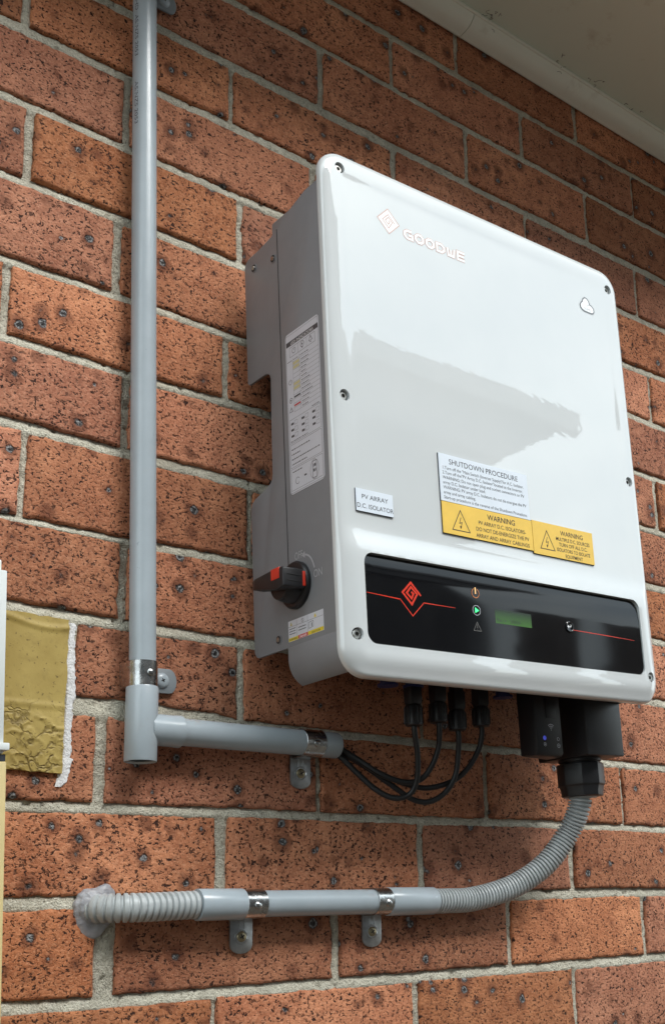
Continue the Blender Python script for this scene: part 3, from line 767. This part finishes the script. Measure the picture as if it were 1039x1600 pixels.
# grey body: side cheeks with hand cut-outs, core block, lower apron
prof = [(-157, 492), (-133, 491.5), (-106, 484.5), (-90, 481), (-80, 475.5), (-70, 471), (-46, 468), (-26, 467), (-19, 464.5), (-16, 459),
        (-16, 323), (-19, 320.5), (-50, 320.5)] + [(-50 - 10 * math.sin(t), 311 + 9.5 * math.cos(t)) for t in (.5, 1.0)] + [(-60, 311), (-58.3, 258), (-57.5, 208)] + \
       [(-57.5 + 11 * (1 - math.cos(t)), 207 - 10 * math.sin(t)) for t in (.5, 1.0)] + [(-46, 196.5), (-24, 191), (-18, 187.5), (-15.5, 182), (-14.5, 29), (-18, 24), (-22, 22.5), (-157, 21.5)]
for a in (0, 443.5):
    m = MB(); m.prism([(-y, b) for y, b in prof], (a, 0, 0), (0, -1, 0), (0, 0, 1), (3.2, 0, 0)); m.build('side_cheek', m_grey, inv, bevel=.9)
m = MB(); m.box(3.4, 443.3, -156, -66, 25, 489); m.build('heat_sink_body', m_grey, inv, bevel=2)
m = MB()      # shadow line between the two castings
m.box(-.25, .2, -81.6, -80.6, 60, 474); m.build('seam_line', m_dark, inv)
for side_ in (0, 1):
    th = [math.pi + math.radians(a) for a in range(0, 66, 5)]; R = 27
    if side_ == 0: o = [(0, 22.5)] + [(27 + R * math.cos(t), 10 + R * math.sin(t)) for t in th]; i_ = [(2.4, 22.5)] + [(27 + (R - 2.4) * math.cos(t), 10 + (R - 2.4) * math.sin(t)) for t in th]
    else: o = [(446.7, 22.5)] + [(419.7 - R * math.cos(t), 10 + R * math.sin(t)) for t in th]; i_ = [(444.3, 22.5)] + [(419.7 - (R - 2.4) * math.cos(t), 10 + (R - 2.4) * math.sin(t)) for t in th]
    m = MB(); m.prism(o + i_[::-1], (0, -157, 0), AX, AZ, (0, 82, 0)); m.build('lower_apron', m_grey, inv, bevel=.5, smooth=40)
for (y, b) in ((-72.8, 443.5), (-35.5, 450.5), (-60, 33.5)):
    m = MB(); m.lathe((-.05, y, b), (-1, 0, 0), [(4.9, 0), (4.9, .5), (4.2, .7)], 24); m.lathe((-.05, y, b), (-1, 0, 0), [(4.0, .75), (3.9, .8)], 20, mi=1); m.lathe((-.05, y, b), (-1, 0, 0), [(2.4, .8), (2.2, 1.6), (1.2, 1.7)], 16, mi=2)
    m.build('side_screw', [m_grey, m_dark, m_steel], inv)
m = MB()      # wall bracket hidden behind the unit
m.box(40, 398, -64, 12, 300, 470); m.build('wall_bracket', m_dark, inv)

# --- display panel
def pan_y(b): return -168.2 + (max(0, b - 66) ** 2) * .0030
def panel():
    ls = [[(a, -160.3, b) for a, b in rr(26, 424.4, 11, 98.6, 10.5, 0, 8, 50, 20)]]
    for d in [0, .5, 2, 5, 9, 14, 19, 24, 29, 34, 39, 43.5]:
        ls.append([(a, pan_y(b) + (.5 if d == 0 else 0), b) for a, b in rr(26, 424.4, 11, 98.6, 10.5, d, 8, 50, 20)])
    m = MB(); m.loops(ls); return m.build('display_panel', m_panel, inv, smooth=25)
pan = panel()
PY = -168.32
def on(y=PY): return dict(o=(0, y, 0), u=AX, v=AZ)
m = MB()
def spiral(cx, cy, R, ry, t, filled=False):
    """square spiral turned on its corner"""
    pts = []; e = [(1, .02), (0, 1), (-1, 0), (0, -1), (.80, 0), (0, .60), (-.60, 0), (0, -.55), (.36, 0), (0, .2), (-.16, 0)]
    e = [(.92, -.08), (0, .84), (-.84, 0), (0, -.84), (.56, -.0), (0, .5), (-.44, 0), (0, -.38), (.2, 0), (0, .12)]
    return [(cx + x * R, cy + y * ry) for x, y in e]
m.stroke(spiral(81.8, 65, 13, 13, 3), 2.1, **on())
m.stroke([(67.5, 57.8), (82.2, 42.6), (97.2, 57.3)], 1.0, **on())
m.build('panel_emblem', m_led_red, pan, smooth=0)
m = MB(); m.add([(27.5, PY, 59.9), (27.5, PY, 59.3), (67.9, PY, 57.0), (67.9, PY, 58.2)], [(0, 1, 2, 3)]); m.build('red_line', m_led_red, pan, smooth=0); m = MB()
m.add([(97, PY, 57.9), (97, PY, 56.8), (138, PY, 56.9), (138, PY, 57.3)], [(0, 1, 2, 3)]); m.build('red_line', m_led_red, pan, smooth=0); m = MB()
m.add([(309, PY, 52.5), (309, PY, 51.9), (412, PY, 50.2), (412, PY, 50.5), (360, PY, 51.9)], [(0, 1, 2, 3, 4)])
m.build('red_line', m_led_red, pan, smooth=0)
def ring(c, r, n=24, a0=0, a1=360): return [(c[0] + r * math.cos(math.radians(a0 + (a1 - a0) * i / n)), c[1] + r * math.sin(math.radians(a0 + (a1 - a0) * i / n))) for i in range(n + (a1 - a0 != 360))]
m = MB(); m.stroke(ring((166.9, 76), 4.9, 22, 115, 425), .8, **on(-168.35)); m.build('power_icon', m_orange, pan, smooth=0)
m = MB(); m.quad((166.2, 75.2, 167.6, 82), **on(-168.38)); m.build('power_light', m_led_amber, pan, smooth=0)
m = MB(); m.stroke(ring((167, 58), 5.1), .7, closed=True, **on()); m.build('run_icon', m_ink_edge, pan, smooth=0)
m = MB(); m.add([(164.9, PY - .03, 60.9), (164.9, PY - .03, 55.1), (170.4, PY - .03, 58)], [(0, 1, 2)]); m.build('run_light', m_led_green, pan, smooth=0)
m = MB(); m.stroke([(161.4, 36.6), (171.6, 36.6), (166.5, 45.6)], .5, closed=True, **on()); m.quad((166.2, 39, 166.8, 43), **on()); m.quad((166.2, 37.7, 166.8, 38.3), **on())
m.build('fault_icon', ink('dim_icon_print', (.17, .16, .15)), pan, smooth=0)
m = MB(); m.quad((192.8, 47.6, 245.3, 62.6), **on(PY + .04)); lcd = m.build('lcd_screen', m_lcd, pan, smooth=0)
m = MB(); m.text('Pac =   300W', (194.5, PY - .02, 49.2), AX, AZ, 5.4, sx=1.15); m.build('lcd_text', m_ink, lcd, smooth=0)
m = MB(); m.lathe((303.5, -168.1, 55), (0, -1, 0), [(6.3, 0), (6.2, 1.0), (5.2, 1.5), (4.6, 1.1)], 28); bt = m.build('enter_button', m_panel, pan)
m = MB(); m.quad((300, 54.6, 305.5, 55.4), **on(-169.4)); m.add([(299.2, -169.4, 55), (301.8, -169.4, 57), (301.8, -169.4, 53)], [(0, 1, 2)]); m.quad((304.8, 54.6, 305.6, 57.4), **on(-169.4)); m.build('enter_arrow', m_ink_silver, bt, smooth=0)

# --- logo and wording on the cover
YM = -164.72
m = MB(); dpts = [(83.6, 484), (69.2, 469.7), (83.8, 455.3), (98.2, 469.7)]
m.add([(a, YM - .05, b) for a, b in dpts], [(0, 1, 2, 3)]); lg = m.build('logo', m_silver_foil, cov, smooth=0)
m = MB(); m.stroke(spiral(83.7, 469.7, 9.4, 9.4, 1), .9, **on(YM - .12)); m.stroke(dpts, 1.0, closed=True, **on(YM - .10)); m.build('logo_line', m_ink_pink, lg, smooth=0)
# blocky wordmark built from strokes
def word(o, h, wl, gap, tk, y):
    m = MB(); e = MB(); x = 0
    H = h; W = wl
    G = [(W * .95, H * .98), (W * .3, H * .98), (0, H * .72), (0, H * .28), (W * .3, 0), (W, 0), (W, H * .46), (W * .5, H * .46)]
    O_ = [(W * .3, H), (0, H * .7), (0, H * .3), (W * .3, 0), (W * .7, 0), (W, H * .3), (W, H * .7), (W * .7, H)]
    D = [(0, 0), (0, H), (W * .65, H), (W, H * .68), (W, H * .32), (W * .65, 0)]
    Wl = [(0, H), (W * .12, 0), (W * .5, 0), (W * .5, H * .75), (W * .5, 0), (W * .88, 0), (W, H)]
    for ch in 'GOODWE':
        P = []
        if ch == 'G': P = [(G, False)]
        elif ch == 'O': P = [(O_, True)]
        elif ch == 'D': P = [(D, True)]
        elif ch == 'W': P = [([(0, H), (W * .14, 0), (W * .5, 0), (W * .5, H * .8)], False), ([(W * .5, 0), (W * .86, 0), (W, H)], False)]
        elif ch == 'E': P = [([(W, H), (0, H), (0, 0), (W, 0)], False), ([(0, H * .5), (W * .9, H * .5)], False)]
        for qi, (pts, cl) in enumerate(P):
            q = [(o[0] + x + a, o[1] + b) for a, b in pts]
            m.stroke(q, tk, closed=cl, **on(y - .06 * qi - .1)); e.stroke(q, tk + 1.5, closed=cl, **on(y + .05 - .05 * qi))
        x += W + gap
    return m, e
m, e = word((105.3, 458.8), 9.0, 10.3, 4.7, 2.7, YM - .13)
wd = m.build('wordmark', m_silver_foil, cov, smooth=0); e.build('wordmark_edge', m_ink_pink, wd, smooth=0)
# cloud badge
cl = [(382, 459.5), (379.3, 462), (379, 466), (381.2, 469), (383, 470.2), (384.4, 474), (388, 477), (392, 476.5), (395, 473.5), (396, 469.6), (399.5, 468.8), (402.6, 466), (403.2, 462), (401.4, 459.4), (398, 458.4), (386, 458.4)]
m = MB(); m.prism(cl, (0, YM - .05, 0), AX, AZ, (0, -.25, 0)); bd = m.build('cloud_badge', m_silver_foil, cov, smooth=0)
m = MB(); m.stroke(cl, 1.7, closed=True, **on(YM - .36)); m.stroke([(391, 466), (393.5, 468.6), (396.4, 469.4)], .5, **on(YM - .35)); m.build('badge_outline', ink('dark_grey_print', (.20, .21, .23)), bd, smooth=0)
m = MB(); m.text('SEMS', (391.2, YM - .34, 460.6), AX, AZ, 4.6, 'CENTER', sx=1.25); m.build('badge_text', m_ink_edge, bd, smooth=0)

# --- engraved plates
def plate(label, a0, a1, b0, b1, face, y0=-164.6, th=1.9):
    m = MB(); m.box(a0, a1, y0 - th + .7, y0, b0, b1); p = m.build('sign_plate', m_plate_core, cov, bevel=.15, seg=1); p['label'] = label
    m = MB(); m.box(a0 + .35, a1, y0 - th, y0 - th + .7, b0 + .35, b1); m.build('plate_face', face, p, smooth=0)
    return p, y0 - th - .08
p, y = plate('white plate reading PV ARRAY D.C. ISOLATOR', 21.4, 66.8, 139.8, 162.8, m_plate_white)
m = MB(); m.text('PV ARRAY', (44.5, y, 153.0), AX, AZ, 6.6, 'CENTER', sx=1.08); m.text('D.C. ISOLATOR', (44.5, y, 143.6), AX, AZ, 6.6, 'CENTER', sx=.98); m.build('lettering', m_ink, p, smooth=0)
p, y = plate('white plate reading SHUTDOWN PROCEDURE', 130.2, 258.2, 169.6, 221.5, m_plate_white)
m = MB(); m.text('SHUTDOWN PROCEDURE', (194, y, 211.2), AX, AZ, 8.4, 'CENTER', sx=1.0)
T = ['1.Turn off the "Main Switch (Inverter Supply)"for A.C. Isolator.', '2.Turn off the"PV Array D.C. Isolator"located at the Inverter.', 'WARNING: Do not open plug and socket connectors or PV',
     'array D.C. Isolator under load.', 'WARNING: PV array D.C. Isolators do not de-energise the PV', 'array and array cabling.', 'Start-up procedure is the reverse of the Shutdown Procedure.']
Wd = [118, 117, 121, 61, 121, 54, 121]
for i, s_ in enumerate(T):
    n0 = len(m.v); m.text(s_, (0, y, 0), AX, AZ, 5.0); xs = [v[0] for v in m.v[n0:]]; k_ = (Wd[i] * .985) / (max(xs) - min(xs))
    k_ = min(k_, .95)
    m.v[n0:] = [(134.5 + v[0] * k_, y, 204.7 - i * 5.35 + v[2]) for v in m.v[n0:]]
m.build('lettering', m_ink, p, smooth=0)
def bolt(m, cx, b0, w_, h, y):
    m.stroke([(cx - w_ / 2, b0), (cx + w_ / 2, b0), (cx, b0 + h)], .9, closed=True, **on(y))
    m.stroke([(cx + .3, b0 + h * .66), (cx - 2.0, b0 + h * .36), (cx + 1.5, b0 + h * .42), (cx - .4, b0 + h * .14)], .75, **on(y))
    m.add([(cx - 1.8, y, b0 + h * .24), (cx - .9, y, b0 + h * .08), (cx + 1.0, y, b0 + h * .22)], [(0, 1, 2)])
p, y = plate('yellow warning plate reading PV ARRAY D.C. ISOLATORS', 130.5, 259.8, 135.2, 169.4, m_plate_yellow)
m = MB(); bolt(m, 155.5, 140.8, 24, 22, y); m.text('WARNING', (214, y, 159.4), AX, AZ, 8.4, 'CENTER', sx=1.0, offset=.012)
for s_, b in (('PV ARRAY D.C. ISOLATORS-', 152.2), ('DO NOT DE-ENERGIZE THE PV', 145.0), ('ARRAY AND ARRAY CABLINGS', 137.9)): m.text(s_, (215, y, b), AX, AZ, 6.0, 'CENTER', sx=.93, offset=.008)
m.build('lettering', m_ink, p, smooth=0)
p, y = plate('yellow warning plate reading MULTIPLE D.C. SOURCES', 260.2, 357.8, 132.8, 170.8, m_plate_yellow)
m = MB(); bolt(m, 282.5, 140.4, 22.5, 21.5, y); m.text('WARNING', (323, y, 160.0), AX, AZ, 7.8, 'CENTER', sx=.98, offset=.008)
for s_, b in (('MULTIPLE D.C. SOURCES', 153.4), ('TURN OFF ALL D.C.', 147.2), ('ISOLATORS TO ISOLATE', 141.0), ('EQUIPMENT', 134.8)): m.text(s_, (324, y, b), AX, AZ, 5.8, 'CENTER', sx=.9 if len(s_) < 19 else .86, offset=.008)
m.build('lettering', m_ink, p, smooth=0)

# --- stickers on the left cheek (plane a = 0, text runs towards the front)
SU, SV = (0, -1, 0), (0, 0, 1)
def sticker(label, y0, y1, b0, b1, R):
    pts = rr(-y0, -y1, b0, b1, R, 0, 5, 1, 1)
    m = MB(); m.prism(pts, (-.1, 0, 0), SU, SV, (-.22, 0, 0)); p = m.build('sticker', m_sticker, inv, smooth=0); p['label'] = label; return p
p = sticker('tall white sticker headed LED INDICATORS', -90, -148.4, 174, 346.3, 4)
W_, H_ = 58.4, 172.3
def sk(x=-.36): return dict(o=(x, -90, 174), u=SU, v=SV)
k = MB(); kw = MB(); ky = MB(); kr = MB()
yy = lambda f: (1 - f) * H_
k.quad((1.2, yy(.083), W_ - 1.2, yy(.052)), **sk())
kw.text('LED INDICATORS', (-.42, -90 - W_ / 2, 174 + yy(.079)), SU, SV, 4.6, 'CENTER', sx=1.1)
def dashes(x0, x1, y, h=.9, r_=rng):
    x = x0
    while x < x1 - 1:
        w2 = r_.uniform(1.0, 3.4); k.quad((x, y, min(x + w2, x1), y + h), **sk()); x += w2 + .8
def frame(x0, y0, x1, y1, w2=.35): k.stroke([(x0, y0), (x1, y0), (x1, y1), (x0, y1)], w2, closed=True, **sk())
frame(1.3, yy(.992), W_ - 1.3, yy(.012), .3)
frame(7, yy(.155), W_ - 7, yy(.095))
for x in (22, 37): k.quad((x - .15, yy(.155), x + .15, yy(.095)), **sk())
def pw(cx, cy, r): k.stroke(ring((cx, cy), r, 14, 115, 425), .55, **sk()); k.quad((cx - .3, cy, cx + .3, cy + r * 1.15), **sk())
def play(cx, cy, r): k.stroke(ring((cx, cy), r, 16), .6, closed=True, **sk()); k.add([Vector((-.36, -90 - cx - dx, 174 + cy + dy)) for dx, dy in ((-.35 * r, .5 * r), (-.35 * r, -.5 * r), (.55 * r, 0))], [(0, 1, 2)])
def tri(cx, cy, r): k.stroke([(cx - r, cy - r * .7), (cx + r, cy - r * .7), (cx, cy + r)], .55, closed=True, **sk()); k.quad((cx - .25, cy - .3, cx + .25, cy + .5 * r), **sk())
pw(14.5, yy(.122), 3); play(29.5, yy(.118), 3); tri(44, yy(.118), 3.1)
dashes(28.6, 30.4, yy(.143), 1.0); dashes(43, 45, yy(.143), 1.0)
dashes(2.5, 10.5, yy(.182), .8); dashes(13, 21, yy(.182), .8); dashes(25, 40, yy(.182), .9)
rows = 12
for i in range(rows + 1):
    f = .192 + i * .0262; k.quad((12, yy(f) - .12, W_ - 1.5, yy(f) + .12), **sk())
    if i < rows:
        dashes(26, 26 + rng.uniform(7, 19), yy(f + .019), 1.0)
        rr_ = (12.3, yy(f + .0222), 23.2, yy(f + .004))
        if i in (0, 1, 5, 6): ky.quad(rr_, **sk())
        elif i == 8: k.quad((12.3, yy(f + .02), 23.2, yy(f + .009)), **sk())
        elif i == 10: kr.quad((12.3, yy(f + .02), 23.2, yy(f + .009)), **sk())
for x in (12, 23.5): k.quad((x - .12, yy(.192 + rows * .0262), x + .12, yy(.17)), **sk())
pw(6.5, yy(.31), 2.6); play(6.5, yy(.425), 2.6); tri(6.5, yy(.485), 2.8)
frame(2.6, yy(.69), W_ - 2.6, yy(.545), .3); dashes(42, 54, yy(.538), .9)
for i in range(3):
    for j in range(3):
        x = 5 + i * 18.5; y_ = yy(.58 + j * .038)
        k.quad((x, y_, x + 5, y_ + 2.4), **sk()); frame(x + 6.6, y_ - .6, x + 11.5, y_ + 3.4, .25)
dashes(4, 34, yy(.683), .8)
frame(2.6, yy(.84), W_ - 2.6, yy(.70), .3)
for f, x1 in ((.735, 36), (.765, 19), (.795, 53), (.825, 30)): dashes(4.5, x1, yy(f), 1.1)
frame(2.6, yy(.978), W_ - 2.6, yy(.85), .3)
dashes(5, 22, yy(.872), 1.1); k.stroke(ring((13, yy(.93)), 3.4, 12, 30, 330), .5, **sk()); k.quad((24.5, yy(.925), 28.5, yy(.915)), **sk())
k.stroke([(42 + 7 * math.cos(t), yy(.915) + 10 * math.sin(t)) for t in [i * math.pi / 10 for i in range(20)]], .4, closed=True, **sk())
frame(39, yy(.965), 45.5, yy(.866), .6); dashes(40, 44.5, yy(.90), 3.0); dashes(40, 44.5, yy(.93), 3.0)
k.build('print', m_ink_grey, p, smooth=0)['kind'] = 'stuff'; kw.build('header_text', m_ink_silver, p, smooth=0); ky.build('yellow_cells', m_pale_yel, p, smooth=0); kr.build('red_cell', m_redp, p, smooth=0)

p = sticker('small safety sticker with WARNING, DANGER and CAUTION bands', -77.4, -136.4, 27.2, 47.8, .3)
def s2(x=-.36): return dict(o=(x, -77.4, 27.2), u=SU, v=SV)
ky = MB(); kr = MB(); k = MB(); kw = MB(); W2, H2 = 59, 20.6
ky.quad((.3, .3, 16.5, 3.6), **s2()); kr.quad((16.7, .3, 33, 3.8), **s2()); ky.quad((33.2, .3, W2 - .3, 4.0), **s2())
ky.add([Vector((-.36, -77.4 - a, 27.2 + b)) for a, b in ((3.3, 15.6), (6.9, 15.6), (5.1, 19.3))], [(0, 1, 2)]); ky.add([Vector((-.36, -77.4 - a, 27.2 + b)) for a, b in ((43.5, 15.6), (47.7, 15.6), (45.6, 19.6))], [(0, 1, 2)])
for body, x, sz, mm_ in (('WARNING', 8.4, 2.7, k), ('CAUTION', 46, 2.9, k), ('DANGER', 24.8, 2.8, kw)): mm_.text(body, (-.42, -77.4 - x, 28.1), SU, SV, sz, 'CENTER', sx=1.1, offset=.01)
for x in (14.5, 33): k.quad((x - .15, 4, x + .15, H2 - .5), **s2())
k.quad((.5, 14.5, W2 - .5, 14.8), **s2())
for yv in (12, 9.5, 7): k.quad((1.5, yv, 12.5, yv + .7), **s2())
for yv in (11, 8.2): k.quad((17, yv, 30, yv + .8), **s2())
k.stroke(ring((24.5, 17.2), 1.8, 14), .4, closed=True, **s2()); k.stroke([(23.2, 18.4), (25.8, 16)], .4, **s2())
k.stroke([(35, 6.5), (42, 7.5), (42, 13), (35, 12.5)], .45, closed=True, **s2()); k.stroke([(3.9, 16), (5.1, 18.4), (6.3, 16)], .35, closed=True, **s2())
k.quad((39.0, 8.0, 40.2, 11.5), **s2())
ky.build('yellow_band', m_yel, p, smooth=0); kr.build('red_band', m_redp, p, smooth=0); k.build('print', m_ink_grey, p, smooth=0)['kind'] = 'stuff'; kw.build('danger_text', m_ink_silver, p, smooth=0)

# --- rotary isolator on the left cheek, OFF/ON marks
m = MB(); kx = dict(o=(-.3, 0, 0), u=SU, v=SV)
m.text('OFF', (-.3, -92.5, 106.2), SU, SV, 11, 'LEFT', sx=.72); m.text('ON', (-.3, -123.0, 81.0), SU, SV, 11, 'LEFT', sx=.85)
m.stroke([(109 + 18 * math.sin(t) - 1, 83 + 25 * math.cos(t)) for t in [.0, .25, .5, .75, 1.0, 1.25]], 1.8, **kx)
m.add([Vector((-.3, -a, b)) for a, b in ((110, 104.5), (110, 111.5), (104.5, 108.2))], [(0, 1, 2)])
m.build('embossed_marks', m_emboss, inv, smooth=0)
c = (-95, 80.5)
m = MB(); m.lathe((-.2, c[0], c[1]), (-1, 0, 0), [(23.5, 0), (23.5, 3.5), (22.0, 5.6), (18.0, 6.2)], 48)
for i in range(0): pass
kn = m.build('rotary_isolator', m_black, inv)
m = MB(); m.lathe((-6, c[0], c[1] - 1), (-1, 0, 0), [(18.0, 0), (17.2, 8), (15.5, 15.0), (14.8, 15.5)], 40)
hb = m.build('knob_hub', m_black, kn)
m = MB()     # lever: thick at the front, tapering towards the wall
ls = []
for (y, a_in, a_out, b0, b1) in ((-119.5, 9, 31.5, 71.5, 88.5), (-118.5, 8.5, 32.5, 70.5, 89.5), (-108, 8.5, 32.5, 70, 90), (-100, 9, 32.5, 71, 90), (-70, 15, 32, 78.5, 89.0), (-62.5, 17, 30.5, 79.5, 88.2)):
    ls.append([(-a_in, y, b0), (-a_out, y, b0), (-a_out, y, b1), (-a_in, y, b1)])
m.loops(ls); lv = m.build('lever', m_black, kn, bevel=1.0)
m = MB(); m.box(-32.9, -29, -113, -99, 79.5, 90.3); m.build('red_marker', m_red, lv, bevel=.4)
m = MB(); m.box(-10.6, -7.5, -120.2, -117.8, 73.0, 87.5); m.build('red_pointer', m_red, lv, bevel=.3)
m = MB()
for q in range(2): m.box(-28, -12, -120.0, -119.2, 76.5 + q * 6, 77.3 + q * 6)
m.build('grip_groove', m_dark, lv)

# --- bottom fittings: blue caps, comms dongle, cable cover, gland
def wpt(x, y, z):      # world mm -> inverter-local mm
    th = math.radians(2.0); dx, dz = x - 262, z - 300
    return (dx * math.cos(th) + dz * math.sin(th), y, -dx * math.sin(th) + dz * math.cos(th))
for (x, z0) in ((380, 296), (414, 298), (544, 300)):
    a, y, b = wpt(x, -80, z0)
    m = MB(); m.lathe((a, -80, 26), (0, 0, -1), [(8, -2), (8, 26 - b - 3), (11, 26 - b - 2.5), (11, 26 - b)], 24); m.build('port_cap', m_blue, inv)
a0, y, b0 = wpt(563, -110, 231); a1, _, _ = wpt(604.5, -110, 231)
m = MB(); m.loops([[(a0 + 1, -108, b0 + 2), (a1 - 1, -108, b0 + 1), (a1, -84, b0 + 1), (a0, -84, b0 + 4)], [(a0, -111, b0 + 9), (a1, -111, b0 + 5), (a1, -84, b0 + 5), (a0, -84, b0 + 9)], [(a0, -111, 26), (a1, -111, 26), (a1, -84, 26), (a0, -84, 26)]])
dg_ = m.build('wifi_dongle', m_black, inv, bevel=1.6)
DY = -111.15
m = MB(); ca_ = a0 + 24; cb_ = b0 + 31
for r_ in (2.2, 4.2, 6.2): m.stroke(ring((ca_, cb_), r_, 10, 45, 135), .8, **on(DY))
m.add([(ca_ - .9, DY, cb_ + .2), (ca_ + .9, DY, cb_ + .2), (ca_, DY, cb_ - .9)], [(0, 1, 2)])
m.stroke(ring((a0 + 34, b0 + 21), 1.8, 12), .45, closed=True, **on(DY)); m.stroke(ring((a0 + 34, b0 + 13.5), 2.2, 12), .45, closed=True, **on(DY)); m.quad((a0 + 33.5, b0 + 12.8, a0 + 34.6, b0 + 14.2), **on(DY))
m.stroke(ring((a0 + 12.5, b0 + 14.5), 2.0, 12), .45, closed=True, **on(DY)); m.quad((a0 + 11.5, b0 + 13.9, a0 + 13.5, b0 + 15.1), **on(DY))
m.build('icon_print', ink('pale_icon_print', (.5, .5, .55)), dg_, smooth=0)
m = MB(); m.add([(x, DY, z) for x, z in ring((a0 + 12.5, b0 + 21.5), 2.6, 14)], [tuple(range(14))]); m.build('status_light', m_led_blue, dg_, smooth=0)
m = MB(); m.box(a0 + 17, a0 + 33, -111.9, -111, b0 + 44, b0 + 66); m.build('reset_button', m_black, dg_, bevel=.4)
a2, _, b2 = wpt(634, -120, 236); a3, _, b3 = wpt(696, -120, 239)
m = MB(); m.box(a2, a3, -121, -42, b2 + 1, 26); m.build('cable_cover', m_black, inv, bevel=1.5)
ga, _, gb = wpt(663.5, -80, 240)
m = MB(); m.lathe((ga, -80, gb + 3), (0, 0, -1), [(25, 0), (25, 8), (23, 8.5), (23, 10)], 40)
m.lathe((ga, -80, gb - 6.5), (0, 0, -1), [(25.5, 0), (27.5, 1.2), (27.5, 25), (26, 27), (24.5, 33), (24.3, 38), (21, 39), (14, 39.2)], 8)
m.build('cable_gland', m_black, inv, bevel=.6, smooth=20)
m = MB(); m.lathe((ga, -80, gb - 45.4), (0, 0, -1), [(16.5, 0), (16.5, 1.0)], 30); m.build('gland_washer', m_pvc_flex, inv)

# ------------------------------------------------------------------ DC cables with plugs
paths = dict(A=[[413, -80, 262], [414, -80, 250], [421, -75, 229], [425, -68, 204], [421, -60, 189], [407, -51, 185.5], [391, -41, 195], [374, -31, 213], [357, -23, 231], [340, -21, 238]],
             B=[[447, -80, 268], [448, -80, 256], [450, -75, 238], [445, -68, 218], [436, -60, 205], [421, -51, 203], [399, -41, 211], [376, -28, 228], [357, -20, 240], [340, -19, 243]],
             C=[[474, -80, 262], [475, -80, 250], [477, -76, 234], [477, -70, 211], [468, -63, 193], [451, -56, 183], [435, -47, 186], [417, -39, 199], [386, -28, 221], [357, -17, 237], [340, -17, 240]],
             D=[[509, -80, 268], [509, -80, 256], [507, -76, 240], [496, -70, 220], [480, -63, 206], [454, -56, 198], [436, -47, 200], [406, -39, 210], [374, -26, 228], [357, -23, 240], [340, -22, 243]])
LB = {'A': 'black cable from the leftmost plug under the inverter, looping lowest at left', 'B': 'black cable from the second plug from the left under the inverter',
      'C': 'black cable from the third plug under the inverter, the lowest hanging loop', 'D': 'black cable from the rightmost plug under the inverter, swinging out widest'}
for key, pts in paths.items():
    x, y, z = pts[0]; zb = {'A': 257, 'B': 263, 'C': 257, 'D': 264}[key]
    t = thing('cable', LB[key], 'cable', (x, y, zb), group='black cables hanging under the inverter')
    P = spline([(a - x, b - y, c_ - zb) for a, b, c_ in pts], 10)
    m = MB(); m.tube(P, 3.0, 14); m.build('sheath', m_rubber, t)
    m = MB(); prof_ = [(5.0, 0), (8.8, .8), (9.4, 3), (9.4, 20), (8.4, 22), (7.2, 23)]
    m.lathe((0, 0, 0), (0, 0, 1), prof_, 28)
    for q in range(14):
        an = 2 * math.pi * q / 14; ux, uy = math.cos(an), math.sin(an)
        m.add([(ux * 9.2 - uy * .7, uy * 9.2 + ux * .7, 3), (ux * 10.3, uy * 10.3, 3), (ux * 9.2 + uy * .7, uy * 9.2 - ux * .7, 3),
               (ux * 9.2 - uy * .7, uy * 9.2 + ux * .7, 19), (ux * 10.1, uy * 10.1, 19), (ux * 9.2 + uy * .7, uy * 9.2 - ux * .7, 19)], [(0, 1, 4, 3), (1, 2, 5, 4), (0, 1, 2), (3, 4, 5)])
    nut = m.build('plug_nut', m_black, t)
    m = MB(); top = 325 + (x - 262) * .035 + 5 - zb
    m.loops([[(sx_ * w2, sy_ * w2 * .8, h) for sx_, sy_ in ((-1, -1), (1, -1), (1, 1), (-1, 1))] for w2, h in ((6.4, 22), (7.6, 26), (7.6, 42), (6.2, 44), (6.2, top))])
    m.build('plug_body', m_black, t, bevel=.8)

# ------------------------------------------------------------------ across the side path: what the gloss reflects
nh = thing('neighbour_house', 'grey rendered neighbouring house with dark gutter across the side path', 'house', (2000, -3900, -1450))
m = MB(); m.box(-5500, 1960, -6000, 0, 0, 4040); m.build('wall', m_nwall, nh, smooth=0)
m = MB(); m.loops([[(x, y, z) for x, z in ((-5600, 4040), (1960, 4040), (2550, 4400), (2550, 4440), (-5600, 4440))] for y in (250, -6300)]); m.build('roof', m_nroof, nh, smooth=0)
m = MB(); m.box(-5500, 920, -6000, 180, 4442, 5180); m.build('upper_storey', m_nwall, nh, smooth=0)
m = MB(); m.box(-5600, 2550, 252, 330, 4330, 4452); m.build('gutter', m_nfascia, nh, smooth=0)
for x in (-3600, -1200):
    m = MB(); m.box(x, x + 1100, 2, 40, 2000, 3100); f = m.build('window', m_nfascia, nh, smooth=0)
    m = MB(); m.box(x + 60, x + 1040, 42, 50, 2060, 3040); m.build('pane', m_glass, f, smooth=0)
fn = thing('timber_fence', 'dark tall timber paling fence along the side path', 'fence', (4760, -3650, -1450))
for i in [-7, -6, -5, -4, -3] + list(range(40)):
    m = MB(); m.box(i * 110, i * 110 + 104, -18 + (i % 2) * 8, (i % 2) * 8, 0, 3260 + rng.uniform(-15, 15)); m.build('paling', m_fence, fn, smooth=0)
for z in (500, 1700, 2900):
    m = MB(); m.box(0, 4400, -60, -19, z, z + 70); m.build('rail', m_fence, fn, smooth=0); m = MB(); m.box(-770, -226, -60, -19, z, z + 70); m.build('rail', m_fence, fn, smooth=0)
